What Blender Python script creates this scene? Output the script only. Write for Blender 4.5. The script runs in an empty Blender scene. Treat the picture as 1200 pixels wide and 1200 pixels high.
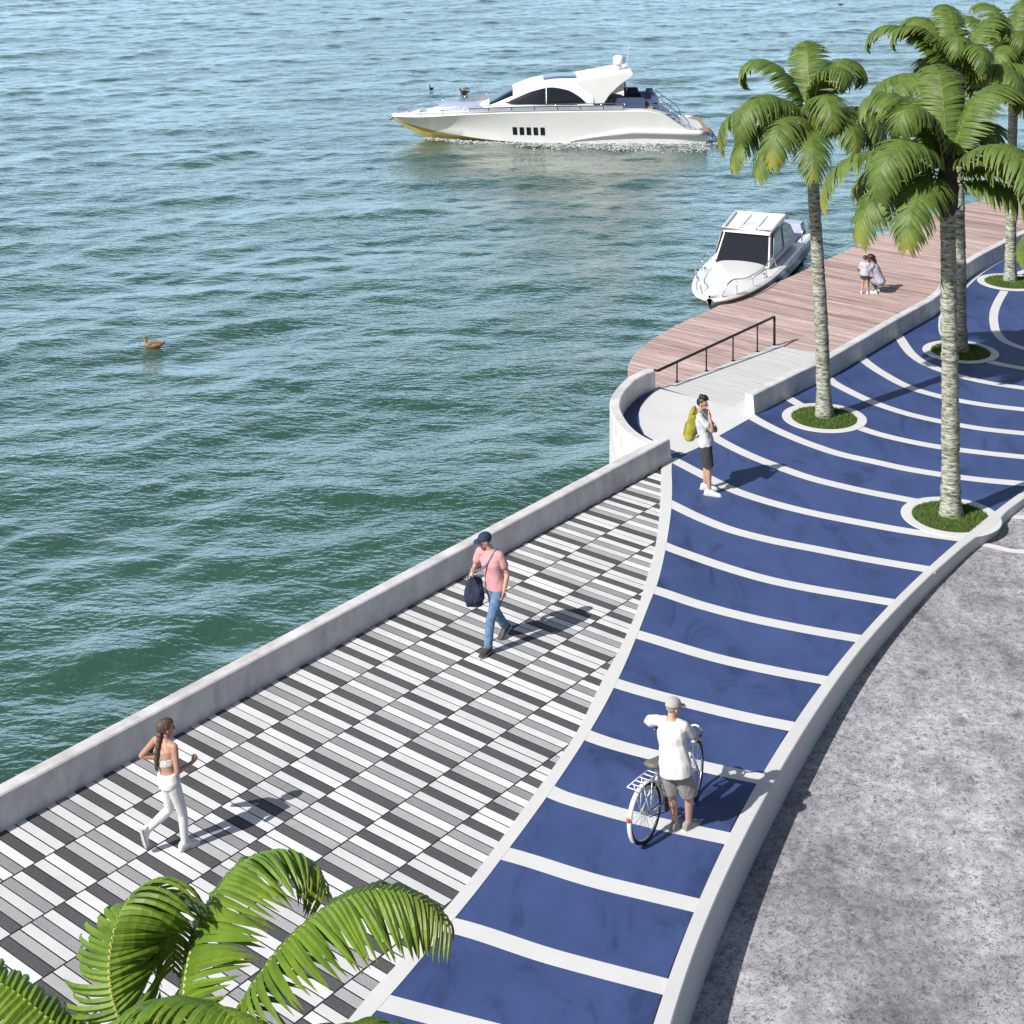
import bpy, bmesh, math, random
import numpy as np
from mathutils import Vector, Matrix
from mathutils.geometry import tessellate_polygon

SC = bpy.context.scene
COL = SC.collection
R = math.radians
random.seed(7)
rng = np.random.default_rng(11)

# ---------------------------------------------------------------- camera model (level camera, lens shifted down)
CAM_H = 12.5
F_PX = 1912.0          # focal length for a 1200 px wide picture
HOR = -190.0           # horizon row


def at(px, py, z=0.0):
    """point on the plane of height z seen at picture point (px, py)"""
    y = F_PX * (CAM_H - z) / (py - HOR)
    return Vector(((px - 600.0) / F_PX * y, y, z))


# ---------------------------------------------------------------- object helpers
def link(o):
    COL.objects.link(o)
    return o


def tag(o, label=None, cat=None, group=None, kind=None):
    if label:
        o['label'] = label
    if cat:
        o['category'] = cat
    if group:
        o['group'] = group
    if kind:
        o['kind'] = kind
    return o


def empty(name, loc, rz=0.0, label=None, cat=None, group=None):
    o = link(bpy.data.objects.new(name, None))
    o.empty_display_size = 0.2
    o.location = loc
    o.rotation_euler = (0, 0, rz)
    return tag(o, label, cat, group)


def mesh_obj(name, verts, faces, mats, parent=None, smooth=False, mat_idx=None):
    me = bpy.data.meshes.new(name)
    me.from_pydata([tuple(v) for v in verts], [], faces)
    if not isinstance(mats, (list, tuple)):
        mats = [mats]
    for m in mats:
        me.materials.append(m)
    if mat_idx is not None:
        me.polygons.foreach_set('material_index', mat_idx)
    if smooth:
        me.polygons.foreach_set('use_smooth', [True] * len(me.polygons))
    me.update()
    o = link(bpy.data.objects.new(name, me))
    if parent:
        o.parent = parent
    return o


class MB:
    """collects shapes, links them as ONE mesh object"""

    def __init__(self):
        self.v = []
        self.f = []
        self.m = []

    def add(self, verts, faces, mi=0):
        b = len(self.v)
        self.v.extend([Vector(v) for v in verts])
        for f in faces:
            self.f.append([i + b for i in f])
            self.m.append(mi)
        return self

    def box(self, c, s, rot=None, mi=0, taper=1.0):
        hx, hy, hz = s[0] / 2, s[1] / 2, s[2] / 2
        vs = []
        for z, k in ((-hz, 1.0), (hz, taper)):
            for x, y in ((-hx, -hy), (hx, -hy), (hx, hy), (-hx, hy)):
                p = Vector((x * k, y * k, z))
                if rot is not None:
                    p = rot @ p
                vs.append(p + Vector(c))
        return self.add(vs, [(3, 2, 1, 0), (4, 5, 6, 7), (0, 1, 5, 4), (1, 2, 6, 5), (2, 3, 7, 6), (3, 0, 4, 7)], mi)

    def tube(self, pts, rad, n=8, mi=0, caps=True, closed=False):
        pts = [Vector(p) for p in pts]
        m = len(pts)
        rads = rad if isinstance(rad, (list, tuple)) else [rad] * m
        base = []
        prev = None
        for i, p in enumerate(pts):
            if closed:
                d = pts[(i + 1) % m] - pts[i - 1]
            else:
                d = pts[min(i + 1, m - 1)] - pts[max(i - 1, 0)]
            if d.length < 1e-9:
                d = Vector((0, 0, 1))
            d.normalize()
            if prev is None:
                a = Vector((0, 0, 1)) if abs(d.z) < 0.9 else Vector((1, 0, 0))
                u = d.cross(a).normalized()
            else:
                u = (prev - d * prev.dot(d))
                u = u.normalized() if u.length > 1e-6 else d.orthogonal().normalized()
            prev = u
            w = d.cross(u)
            for k in range(n):
                a = 2 * math.pi * k / n
                base.append(p + (u * math.cos(a) + w * math.sin(a)) * rads[i])
        fs = []
        rng_ = range(m) if closed else range(m - 1)
        for i in rng_:
            j = (i + 1) % m
            for k in range(n):
                k2 = (k + 1) % n
                fs.append((i * n + k, i * n + k2, j * n + k2, j * n + k))
        if caps and not closed:
            fs.append(tuple(reversed(range(n))))
            fs.append(tuple((m - 1) * n + k for k in range(n)))
        return self.add(base, fs, mi)

    def loft(self, rings, mi=0, caps=True, closed_ring=True):
        n = len(rings[0])
        vs = [p for r in rings for p in r]
        fs = []
        for i in range(len(rings) - 1):
            for k in range(n if closed_ring else n - 1):
                k2 = (k + 1) % n
                fs.append((i * n + k, i * n + k2, (i + 1) * n + k2, (i + 1) * n + k))
        if caps and closed_ring:
            fs.append(tuple(reversed(range(n))))
            fs.append(tuple((len(rings) - 1) * n + k for k in range(n)))
        return self.add(vs, fs, mi)

    def ball(self, c, r, seg=12, rings=8, mi=0, rot=None):
        if not isinstance(r, (list, tuple)):
            r = (r, r, r)
        vs = []
        c = Vector(c)
        for i in range(rings + 1):
            th = math.pi * i / rings
            for k in range(seg):
                a = 2 * math.pi * k / seg
                p = Vector((r[0] * math.sin(th) * math.cos(a), r[1] * math.sin(th) * math.sin(a), r[2] * math.cos(th)))
                if rot is not None:
                    p = rot @ p
                vs.append(c + p)
        fs = []
        for i in range(rings):
            for k in range(seg):
                k2 = (k + 1) % seg
                fs.append((i * seg + k, (i + 1) * seg + k, (i + 1) * seg + k2, i * seg + k2))
        return self.add(vs, fs, mi)

    def prism(self, poly, z0, z1, mi=0):
        n = len(poly)
        vs = [Vector((p[0], p[1], z0)) for p in poly] + [Vector((p[0], p[1], z1)) for p in poly]
        tri = tessellate_polygon([[Vector((p[0], p[1], 0)) for p in poly]])
        fs = []
        for t in tri:
            a, b, c = [Vector((poly[i][0], poly[i][1], 0)) for i in t]
            up = (b - a).cross(c - a).z > 0
            t = tuple(t) if up else tuple(reversed(t))
            fs.append(tuple(i + n for i in t))
            fs.append(tuple(reversed(t)))
        area = sum(poly[i][0] * poly[(i + 1) % n][1] - poly[(i + 1) % n][0] * poly[i][1] for i in range(n))
        for i in range(n):
            j = (i + 1) % n
            fs.append((i, j, j + n, i + n) if area > 0 else (j, i, i + n, j + n))
        return self.add(vs, fs, mi)

    def build(self, name, mats, parent=None, smooth=False):
        return mesh_obj(name, self.v, self.f, mats, parent, smooth, self.m)


def auto_smooth(o, deg=35):
    """smooth shading with sharp edges kept"""
    me = o.data
    bm = bmesh.new()
    bm.from_mesh(me)
    bmesh.ops.remove_doubles(bm, verts=bm.verts, dist=1e-5)
    bmesh.ops.recalc_face_normals(bm, faces=bm.faces)
    for f in bm.faces:
        f.smooth = True
    for e in bm.edges:
        if len(e.link_faces) == 2 and e.calc_face_angle(0) > R(deg):
            e.smooth = False
    bm.to_mesh(me)
    bm.free()
    return o


def curve_pts(ctrl, per=8, closed=False):
    """smooth curve through control points, tangents weighted by the distances between them"""
    P = [Vector(p) for p in ctrl]
    n = len(P)
    if n == 2:
        return [P[0].lerp(P[1], k / per) for k in range(per + 1)]
    h = [max(1e-6, (P[i + 1] - P[i]).length) for i in range(n - 1)]
    T = []
    for i in range(n):
        if i == 0:
            T.append((P[1] - P[0]) / h[0])
        elif i == n - 1:
            T.append((P[-1] - P[-2]) / h[-1])
        else:
            T.append(((P[i + 1] - P[i]) / h[i] * h[i - 1] + (P[i] - P[i - 1]) / h[i - 1] * h[i]) / (h[i] + h[i - 1]))
    out = []
    for i in range(n - 1):
        for k in range(per):
            t = k / per
            t2, t3 = t * t, t * t * t
            out.append(P[i] * (2 * t3 - 3 * t2 + 1) + T[i] * (h[i] * (t3 - 2 * t2 + t)) + P[i + 1] * (3 * t2 - 2 * t3) + T[i + 1] * (h[i] * (t3 - t2)))
    out.append(P[-1].copy())
    return out


def side_normals(pts):
    out = []
    for i in range(len(pts)):
        d = pts[min(i + 1, len(pts) - 1)] - pts[max(i - 1, 0)]
        d = Vector((d.x, d.y, 0)).normalized()
        out.append(Vector((d.y, -d.x, 0)))      # right hand side
    return out


def clip_half(poly, n, d):
    """keep the part of a 2D polygon where n.p <= d"""
    out = []
    m = len(poly)
    for i in range(m):
        a, b = poly[i], poly[(i + 1) % m]
        da, db = n[0] * a[0] + n[1] * a[1] - d, n[0] * b[0] + n[1] * b[1] - d
        if da <= 0:
            out.append(a)
        if (da < 0 < db) or (db < 0 < da):
            t = da / (da - db)
            out.append((a[0] + (b[0] - a[0]) * t, a[1] + (b[1] - a[1]) * t))
    return out


# ---------------------------------------------------------------- materials
MATS = {}


class NT:
    def __init__(self, name):
        self.mat = bpy.data.materials.new(name)
        self.mat.use_nodes = True
        self.t = self.mat.node_tree
        self.b = self.t.nodes['Principled BSDF']
        self.out = self.t.nodes['Material Output']

    def n(self, typ, **kw):
        nd = self.t.nodes.new(typ)
        for k, v in kw.items():
            if k.startswith('i_'):
                key = k[2:]
                key = int(key) if key.isdigit() else key.replace('_', ' ')
                nd.inputs[key].default_value = v
            else:
                setattr(nd, k, v)
        return nd

    def l(self, a, b):
        self.t.links.new(a, b)

    def coord(self, kind='Object', scale=(1, 1, 1), rot=(0, 0, 0)):
        tc = self.n('ShaderNodeTexCoord')
        mp = self.n('ShaderNodeMapping')
        mp.inputs['Scale'].default_value = scale
        mp.inputs['Rotation'].default_value = rot
        self.l(tc.outputs[kind], mp.inputs['Vector'])
        return mp.outputs['Vector']

    def noise(self, vec, scale, detail=4, rough=0.55, dist=0.0):
        nd = self.n('ShaderNodeTexNoise')
        nd.inputs['Scale'].default_value = scale
        nd.inputs['Detail'].default_value = detail
        nd.inputs['Roughness'].default_value = rough
        nd.inputs['Distortion'].default_value = dist
        if vec is not None:
            self.l(vec, nd.inputs['Vector'])
        return nd.outputs['Fac']

    def ramp(self, fac, stops, interp='LINEAR'):
        nd = self.n('ShaderNodeValToRGB')
        cr = nd.color_ramp
        cr.interpolation = interp
        while len(cr.elements) < len(stops):
            cr.elements.new(0.5)
        for e, (p, c) in zip(cr.elements, stops):
            e.position = p
            e.color = (c, c, c, 1) if isinstance(c, (int, float)) else (*c, 1)
        self.l(fac, nd.inputs['Fac'])
        return nd.outputs['Color']

    def mix(self, fac, a, b, blend='MIX'):
        nd = self.n('ShaderNodeMix', data_type='RGBA', blend_type=blend)
        for sock, val in ((nd.inputs[0], fac), (nd.inputs[6], a), (nd.inputs[7], b)):
            if isinstance(val, (int, float)):
                sock.default_value = val if sock == nd.inputs[0] else (val, val, val, 1)
            elif isinstance(val, tuple):
                sock.default_value = (*val, 1)
            else:
                self.l(val, sock)
        return nd.outputs[2]

    def math(self, op, a, b=0.0):
        nd = self.n('ShaderNodeMath', operation=op)
        for i, val in enumerate((a, b)):
            if isinstance(val, (int, float)):
                nd.inputs[i].default_value = val
            else:
                self.l(val, nd.inputs[i])
        return nd.outputs[0]

    def bump(self, height, strength=0.3, dist=0.01, normal=None):
        nd = self.n('ShaderNodeBump')
        nd.inputs['Strength'].default_value = strength
        nd.inputs['Distance'].default_value = dist
        self.l(height, nd.inputs['Height'])
        if normal is not None:
            self.l(normal, nd.inputs['Normal'])
        self.l(nd.outputs['Normal'], self.b.inputs['Normal'])
        return nd.outputs['Normal']

    def set(self, color=None, rough=None, metal=None, spec=None, **kw):
        if color is not None:
            if isinstance(color, tuple):
                self.b.inputs['Base Color'].default_value = (*color, 1)
            else:
                self.l(color, self.b.inputs['Base Color'])
        if rough is not None:
            if isinstance(rough, (int, float)):
                self.b.inputs['Roughness'].default_value = rough
            else:
                self.l(rough, self.b.inputs['Roughness'])
        if metal is not None:
            self.b.inputs['Metallic'].default_value = metal
        if spec is not None:
            self.b.inputs['Specular IOR Level'].default_value = spec
        for k, v in kw.items():
            self.b.inputs[k.replace('_', ' ')].default_value = v
        return self


def simple(name, color, rough=0.5, metal=0.0, spec=0.5, var=0.12, scale=8.0, bump=0.0, bscale=60.0, **kw):
    """plain surface with slight natural variation"""
    m = NT(name)
    v = m.coord('Object')
    f = m.noise(v, scale, 5, 0.6)
    lo = tuple(c * (1 - var) for c in color)
    hi = tuple(min(1, c * (1 + var)) for c in color)
    m.set(m.ramp(f, [(0.3, lo), (0.7, hi)]), rough, metal, spec, **kw)
    if bump:
        m.bump(m.noise(v, bscale, 4, 0.6), bump, 0.005)
    MATS[name] = m.mat
    return m.mat


def mat_blue():
    m = NT('blue_coating')
    v = m.coord('Object')
    big = m.noise(v, 0.55, 6, 0.62, 0.6)
    big2 = m.noise(m.coord('Object', (1, 0.45, 1), (0, 0, 0.6)), 1.5, 6, 0.65, 0.9)
    fine = m.noise(v, 60, 3, 0.7)
    c = m.ramp(big, [(0.34, (0.022, 0.038, 0.104)), (0.48, (0.042, 0.070, 0.186)), (0.66, (0.062, 0.098, 0.240))])
    c = m.mix(0.6, c, m.ramp(big2, [(0.36, (0.014, 0.026, 0.076)), (0.45, (0.038, 0.064, 0.170)), (0.62, (0.050, 0.083, 0.212)), (0.8, (0.064, 0.100, 0.240))]))
    sp = m.noise(v, 9, 2, 0.5)
    c = m.mix(m.ramp(sp, [(0.72, 0.0), (0.80, 0.35)]), c, (0.02, 0.03, 0.10))
    c = m.mix(0.16, c, m.ramp(fine, [(0.3, (0.02, 0.04, 0.15)), (0.7, (0.09, 0.13, 0.36))]))
    m.set(c, 0.62, 0, 0.35)
    m.bump(fine, 0.25, 0.004)
    return m.mat


def mat_white_paint(name='white_concrete', k=0.66):
    m = NT(name)
    v = m.coord('Object')
    a = m.noise(v, 1.2, 6, 0.65)
    b = m.noise(v, 22, 4, 0.7)
    s = m.noise(v, 9, 2, 0.4)
    c = m.ramp(a, [(0.3, (k * .90, k * .90, k * .92)), (0.65, (k, k, k))])
    c = m.mix(0.25, c, m.ramp(b, [(0.3, k * 0.82), (0.65, k)]))
    c = m.mix(m.ramp(s, [(0.73, 0.0), (0.78, 0.45)]), c, (0.45, 0.44, 0.45))
    m.set(c, 0.7, 0, 0.3)
    m.bump(b, 0.15, 0.004)
    return m.mat


def mat_concrete():
    m = NT('grey_concrete')
    v = m.coord('Object')
    a = m.noise(v, 2.0, 6, 0.62, 0.4)
    st = m.noise(m.coord('Object', (1, 1, 0.25)), 3.5, 5, 0.65)
    b = m.noise(v, 40, 4, 0.7)
    c = m.ramp(a, [(0.34, (0.42, 0.405, 0.415)), (0.5, (0.63, 0.61, 0.62)), (0.66, (0.76, 0.74, 0.75))])
    c = m.mix(0.45, c, m.ramp(st, [(0.36, (0.42, 0.405, 0.415)), (0.64, (0.78, 0.76, 0.77))]))
    c = m.mix(0.15, c, m.ramp(b, [(0.3, 0.35), (0.7, 0.7)]))
    m.set(c, 0.72, 0, 0.3)
    m.bump(b, 0.25, 0.005)
    return m.mat


def mat_slab(name, lo, hi):
    m = NT(name)
    v = m.coord('Object')
    g = m.noise(v, 75, 4, 0.85)
    a = m.noise(v, 1.6, 5, 0.6)
    at_ = m.n('ShaderNodeAttribute', attribute_name='tone')
    tone = m.ramp(at_.outputs['Fac'], [(0.0, 0.80), (1.0, 1.0)])
    c = m.ramp(g, [(0.34, lo), (0.66, hi)])
    c = m.mix(1.0, c, tone, 'MULTIPLY')
    c = m.mix(1.0, c, m.ramp(a, [(0.32, 0.86), (0.68, 1.0)]), 'MULTIPLY')
    m.set(c, 0.75, 0, 0.3)
    m.bump(g, 0.3, 0.004)
    return m.mat


def mat_wood():
    m = NT('weathered_planks')
    ang = PLANK_ANG
    v = m.coord('Object', (1, 1, 1), (0, 0, 0))
    tc = m.n('ShaderNodeTexCoord')
    mp = m.n('ShaderNodeMapping', vector_type='TEXTURE')
    mp.inputs['Rotation'].default_value = (0, 0, ang)
    mp.inputs['Scale'].default_value = (1.8, 0.09, 0.3)
    m.l(tc.outputs['Object'], mp.inputs['Vector'])
    at_ = m.n('ShaderNodeAttribute', attribute_name='tone')
    off = m.n('ShaderNodeVectorMath', operation='MULTIPLY_ADD')
    off.inputs[1].default_value = (37.0, 3.0, 5.0)
    m.l(at_.outputs['Vector'], off.inputs[0])
    m.l(mp.outputs['Vector'], off.inputs[2])
    g = m.noise(off.outputs[0], 1.0, 7, 0.65, 0.4)
    c = m.ramp(g, [(0.30, (0.24, 0.165, 0.155)), (0.5, (0.50, 0.375, 0.350)), (0.70, (0.68, 0.54, 0.51))])
    tone = m.ramp(at_.outputs['Fac'], [(0.0, (0.62, 0.60, 0.60)), (0.5, (0.9, 0.88, 0.88)), (1.0, (1.0, 1.0, 1.0))])
    c = m.mix(1.0, c, tone, 'MULTIPLY')
    k = m.noise(off.outputs[0], 2.6, 2, 0.4)
    c = m.mix(m.ramp(k, [(0.66, 0.0), (0.72, 0.7)]), c, (0.09, 0.055, 0.045))
    m.set(c, 0.75, 0, 0.25)
    m.bump(g, 0.4, 0.004)
    return m.mat


def mat_road():
    m = NT('worn_asphalt')
    v = m.coord('Object')
    d = m.n('ShaderNodeVectorMath', operation='MULTIPLY_ADD')
    wn = m.n('ShaderNodeTexNoise')
    wn.inputs['Scale'].default_value = 6.0
    wn.inputs['Detail'].default_value = 3
    m.l(v, wn.inputs['Vector'])
    d.inputs[1].default_value = (0.18, 0.18, 0.0)
    m.l(wn.outputs['Color'], d.inputs[0])
    m.l(v, d.inputs[2])
    stone = m.n('ShaderNodeTexVoronoi', feature='F1')
    stone.inputs['Scale'].default_value = 22.0
    stone.inputs['Randomness'].default_value = 1.0
    m.l(d.outputs[0], stone.inputs['Vector'])
    edge = m.noise(d.outputs[0], 19, 2, 0.55, 1.6)
    worm = m.ramp(edge, [(0.41, 1.0), (0.445, 0.0)])
    fine = m.noise(v, 70, 4, 0.75)
    mid = m.noise(v, 7.5, 5, 0.7, 0.4)
    big = m.noise(m.coord('Object', (1, 0.22, 1), (0, 0, -0.30)), 0.55, 5, 0.6, 0.5)
    patch = m.noise(v, 1.7, 3, 0.5, 0.3)
    c = m.ramp(fine, [(0.34, (0.17, 0.17, 0.176)), (0.66, (0.43, 0.43, 0.445))])
    c = m.mix(0.5, c, m.ramp(mid, [(0.34, (0.13, 0.13, 0.136)), (0.66, (0.50, 0.50, 0.515))]))
    c = m.mix(1.0, c, m.ramp(big, [(0.36, (0.56, 0.56, 0.57)), (0.48, (0.96, 0.95, 0.98)), (0.62, (1.32, 1.30, 1.36))]), 'MULTIPLY')
    lite = m.ramp(stone.outputs['Distance'], [(0.05, 0.50), (0.16, 0.0)])
    c = m.mix(lite, c, (0.60, 0.60, 0.62))
    c = m.mix(m.math('MULTIPLY', worm, 0.7), c, (0.085, 0.085, 0.095))
    c = m.mix(m.ramp(patch, [(0.66, 0.0), (0.74, 0.7)]), c, (0.10, 0.10, 0.11))
    wide = m.noise(v, 1.1, 6, 0.7, 0.8)
    c = m.mix(1.0, c, m.ramp(wide, [(0.36, 0.78), (0.52, 1.08), (0.64, 1.30)]), 'MULTIPLY')
    m.set(c, 0.85, 0, 0.25)
    h = m.mix(0.5, fine, mid)
    m.bump(h, 0.5, 0.012)
    return m.mat


def mat_water():
    m = NT('sea_water')
    v = m.coord('Object')
    n1 = m.noise(m.coord('Object', (0.7, 1.5, 1), (0, 0, -0.45)), 3.0, 3, 0.5, 0.4)
    n2 = m.noise(m.coord('Object', (0.8, 1.2, 1), (0, 0, -0.20)), 8.0, 2, 0.5, 0.3)
    big = m.noise(v, 0.07, 4, 0.55, 0.5)
    c = m.ramp(big, [(0.35, (0.028, 0.078, 0.044)), (0.65, (0.040, 0.102, 0.060))])
    m.set(c, 0.13, 0, 1.0)
    m.b.inputs['IOR'].default_value = 1.55
    m.b.inputs['Coat Weight'].default_value = 1.0
    m.b.inputs['Coat Roughness'].default_value = 0.08
    m.b.inputs['Coat IOR'].default_value = 1.5
    h = m.math('ADD', n1, m.math('MULTIPLY', n2, 0.45))
    gust = m.ramp(m.noise(m.coord('Object', (0.6, 1.3, 1), (0, 0, -0.4)), 0.16, 4, 0.6, 0.6), [(0.34, 0.35), (0.66, 1.0)])
    h = m.math('MULTIPLY', h, gust)
    nn_ = m.bump(h, 1.0, 0.068)
    m.l(nn_, m.b.inputs['Coat Normal'])
    return m.mat


def mat_leaf(name, green, tipc, dark, trans=0.28):
    m = NT(name)
    at_ = m.n('ShaderNodeAttribute', attribute_name='along')
    sp = m.n('ShaderNodeSeparateColor')
    m.l(at_.outputs['Color'], sp.inputs['Color'])
    v = m.coord('Object')
    nz = m.noise(v, 5, 4, 0.6)
    c = m.mix(m.ramp(nz, [(0.3, 0.0), (0.7, 1.0)]), dark, green)
    # R: position along the frond, G: position along the leaflet, B: per leaflet random
    c = m.mix(m.ramp(sp.outputs['Blue'], [(0.0, 0.0), (1.0, 0.35)]), c, tuple(min(1, g * 1.5) for g in green))
    tipf = m.ramp(sp.outputs['Red'], [(0.78, 0.0), (0.98, 0.85)])
    c = m.mix(tipf, c, tipc)
    ef = m.ramp(sp.outputs['Green'], [(0.80, 0.0), (1.0, 0.6)])
    c = m.mix(ef, c, tipc)
    m.set(c, 0.50, 0, 0.40)
    tr = m.n('ShaderNodeBsdfTranslucent')
    m.l(m.mix(1.0, c, (1.0, 1.0, 0.55), 'MULTIPLY'), tr.inputs['Color'])
    mx = m.n('ShaderNodeMixShader')
    mx.inputs['Fac'].default_value = trans
    m.l(m.b.outputs[0], mx.inputs[1])
    m.l(tr.outputs[0], mx.inputs[2])
    m.l(mx.outputs[0], m.out.inputs['Surface'])
    return m.mat


def mat_bark():
    m = NT('palm_bark')
    v = m.coord('Object', (2.2, 2.2, 16))
    a = m.noise(v, 1.6, 6, 0.7, 1.2)
    b = m.noise(m.coord('Object', (9, 9, 26)), 1.0, 4, 0.7, 0.6)
    c = m.ramp(a, [(0.40, (0.030, 0.036, 0.024)), (0.47, (0.13, 0.15, 0.09)), (0.53, (0.38, 0.39, 0.33)), (0.66, (0.66, 0.66, 0.60))])
    c = m.mix(0.4, c, m.ramp(b, [(0.40, (0.03, 0.035, 0.02)), (0.5, (0.32, 0.34, 0.27)), (0.62, (0.64, 0.64, 0.57))]))
    m.set(c, 0.85, 0, 0.2)
    m.bump(m.mix(0.5, a, b), 0.8, 0.02)
    return m.mat
PLANK_ANG = R(-38.5)
SUN_AZ = Vector((-0.79, -0.61, 0)).normalized()      # horizontal direction towards the sun
SUN_EL = R(40)
ZW = -0.90             # water level
ZD = -0.30             # boardwalk level
WALL_H = 0.43

M_blue = mat_blue()
M_white = mat_white_paint()
M_conc = mat_concrete()
M_wood = mat_wood()
M_road = mat_road()
M_water = mat_water()
M_joint = simple('dark_joint', (0.025, 0.025, 0.028), 0.9)
M_slabs = [mat_slab('white_slab', (0.70, 0.70, 0.72), (0.88, 0.88, 0.89)),
           mat_slab('dark_slab', (0.030, 0.030, 0.034), (0.180, 0.180, 0.190)),
           mat_slab('mid_grey_slab', (0.20, 0.20, 0.21), (0.50, 0.50, 0.52)),
           mat_slab('pale_grey_slab', (0.32, 0.32, 0.33), (0.62, 0.62, 0.635))]
M_ramp = None


def structure(o, label=None):
    return tag(o, label, None, None, 'structure')


def resample(pts, n):
    L = [0.0]
    for a, b in zip(pts[:-1], pts[1:]):
        L.append(L[-1] + (b - a).length)
    out = []
    j = 0
    for i in range(n):
        s = L[-1] * i / (n - 1)
        while j < len(L) - 2 and L[j + 1] < s:
            j += 1
        k = (s - L[j]) / max(1e-9, L[j + 1] - L[j])
        out.append(pts[j].lerp(pts[j + 1], k))
    return out


def gp(lst, z=0.0):
    return [at(x, y, z) for x, y in lst]


# ------------------------------------------------------------ blue path and its markings
BORDER_IN = [(778, 535), (775, 551), (774, 583), (771, 621), (766, 650), (758.7, 675), (747.5, 712.5), (735, 742.5), (722.5, 767.5),
             (706, 797.5), (675, 860), (650, 897.5), (625, 932.5), (590, 980), (560, 1020), (536, 1049), (500, 1090.6), (466.7, 1129),
             (439.6, 1158), (408, 1196), (300, 1318), (170, 1460)]
BORDER_OUT = [(788, 535), (787, 550), (787.5, 567), (786.5, 598), (783, 625), (778.7, 650), (770, 685), (761, 707.5), (747.5, 742.5), (725, 795),
              (700, 842.5), (650, 921), (597, 994), (555, 1049), (533, 1076), (456, 1168), (430, 1197), (325, 1320), (200, 1462)]
KERB_IN = [(1520, 398), (1400, 460), (1300, 514), (1200, 574.5), (1171, 596), (1124, 634), (1091, 662.5), (1050, 701.7), (1010, 743), (970, 793), (950, 820), (923, 856), (896, 905),
           (853, 977), (843, 1000), (818, 1056), (781, 1148), (764, 1200), (728, 1330), (700, 1460)]
KERB_OUT = [(1530, 404), (1400, 468), (1300, 524), (1200, 585), (1173.5, 607.5), (1170.5, 613), (1160, 621), (1152, 625.3), (1133, 638.7), (1107, 661), (1076.7, 687.5), (1043, 721.7), (1010, 758), (976.7, 803), (965.8, 820), (946.7, 851.7),
            (923.3, 885), (898.3, 933.3), (873.3, 978.3), (862, 1000), (843.3, 1041.7), (825, 1083.3), (803.3, 1133.3), (785, 1200), (752, 1330), (726, 1460)]
WALL_BASE = [(884.4, 486.5), (940, 458), (956, 450.5), (973.6, 442), (1013.7, 418), (1057, 392), (1095, 370.5)]
WALL_CURVE = [(1095, 370.5), (1105, 362), (1116, 346), (1127, 333), (1140, 323.5), (1157, 313), (1176, 303), (1200, 290.5), (1260, 268), (1400, 236), (1520, 220)]

border_in = curve_pts(gp(BORDER_IN), 4)
border_out = curve_pts(gp(BORDER_OUT), 4)
kerb_in = curve_pts(gp(KERB_IN), 4)
wall_base = gp(WALL_BASE[:-1]) + curve_pts(gp(WALL_CURVE), 6)
CURVE_IN = [(771, 455), (763, 458.5), (755, 463), (741.7, 473), (734, 485), (732.5, 494), (737, 510), (750, 524), (765, 535), (785, 541.5)]
curve_in = curve_pts(gp(CURVE_IN), 5)


def poly_obj(name, pts, z0, z1, mat):
    return MB().prism([(p.x, p.y) for p in pts], z0, z1).build(name, mat)


mid_border = [(a + b) / 2 for a, b in zip(resample(border_in, 60), resample(border_out, 60))]
# curve is swelled under the wall so that no gap shows at its foot
cx = sum((p for p in curve_in), Vector()) / len(curve_in)
curve_sw = [p + (p - cx).normalized() * 0.1 for p in curve_in[:-4]]
blue_poly = (mid_border + [p for p in reversed(kerb_in)] + [p + Vector((-0.03, 0.1, 0)) for p in reversed(wall_base)]
             + gp([(871, 481), (856, 479)]) + curve_sw)
path = structure(poly_obj('footpath', blue_poly, -0.10, 0.0, M_blue))


def strip(A, B, z, mat, name, n=80, thick=0.0, mb=None):
    A = resample(A, n)
    B = resample(B, n)
    vs, fs = [], []
    for a, b in zip(A, B):
        vs += [Vector((a.x, a.y, z)), Vector((b.x, b.y, z))]
    for i in range(n - 1):
        fs.append((2 * i, 2 * i + 1, 2 * i + 3, 2 * i + 2))
    if thick:
        k = len(vs)
        vs += [v - Vector((0, 0, thick)) for v in vs]
        for i in range(n - 1):
            fs.append((2 * i + 2, 2 * i + 2 + k, 2 * i + k, 2 * i))
            fs.append((2 * i + 1, 2 * i + 1 + k, 2 * i + 3 + k, 2 * i + 3))
        fs.append((0, k, k + 1, 1))
        fs.append((2 * n - 1, 2 * n - 1 + k, 2 * n - 2 + k, 2 * n - 2))
    if mb is not None:
        mb.add(vs, fs)
        return None
    return mesh_obj(name, vs, fs, mat)


edge_strip = structure(strip(border_in, border_out, 0.007, M_white, 'path_edging', 120, 0.05))

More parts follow.
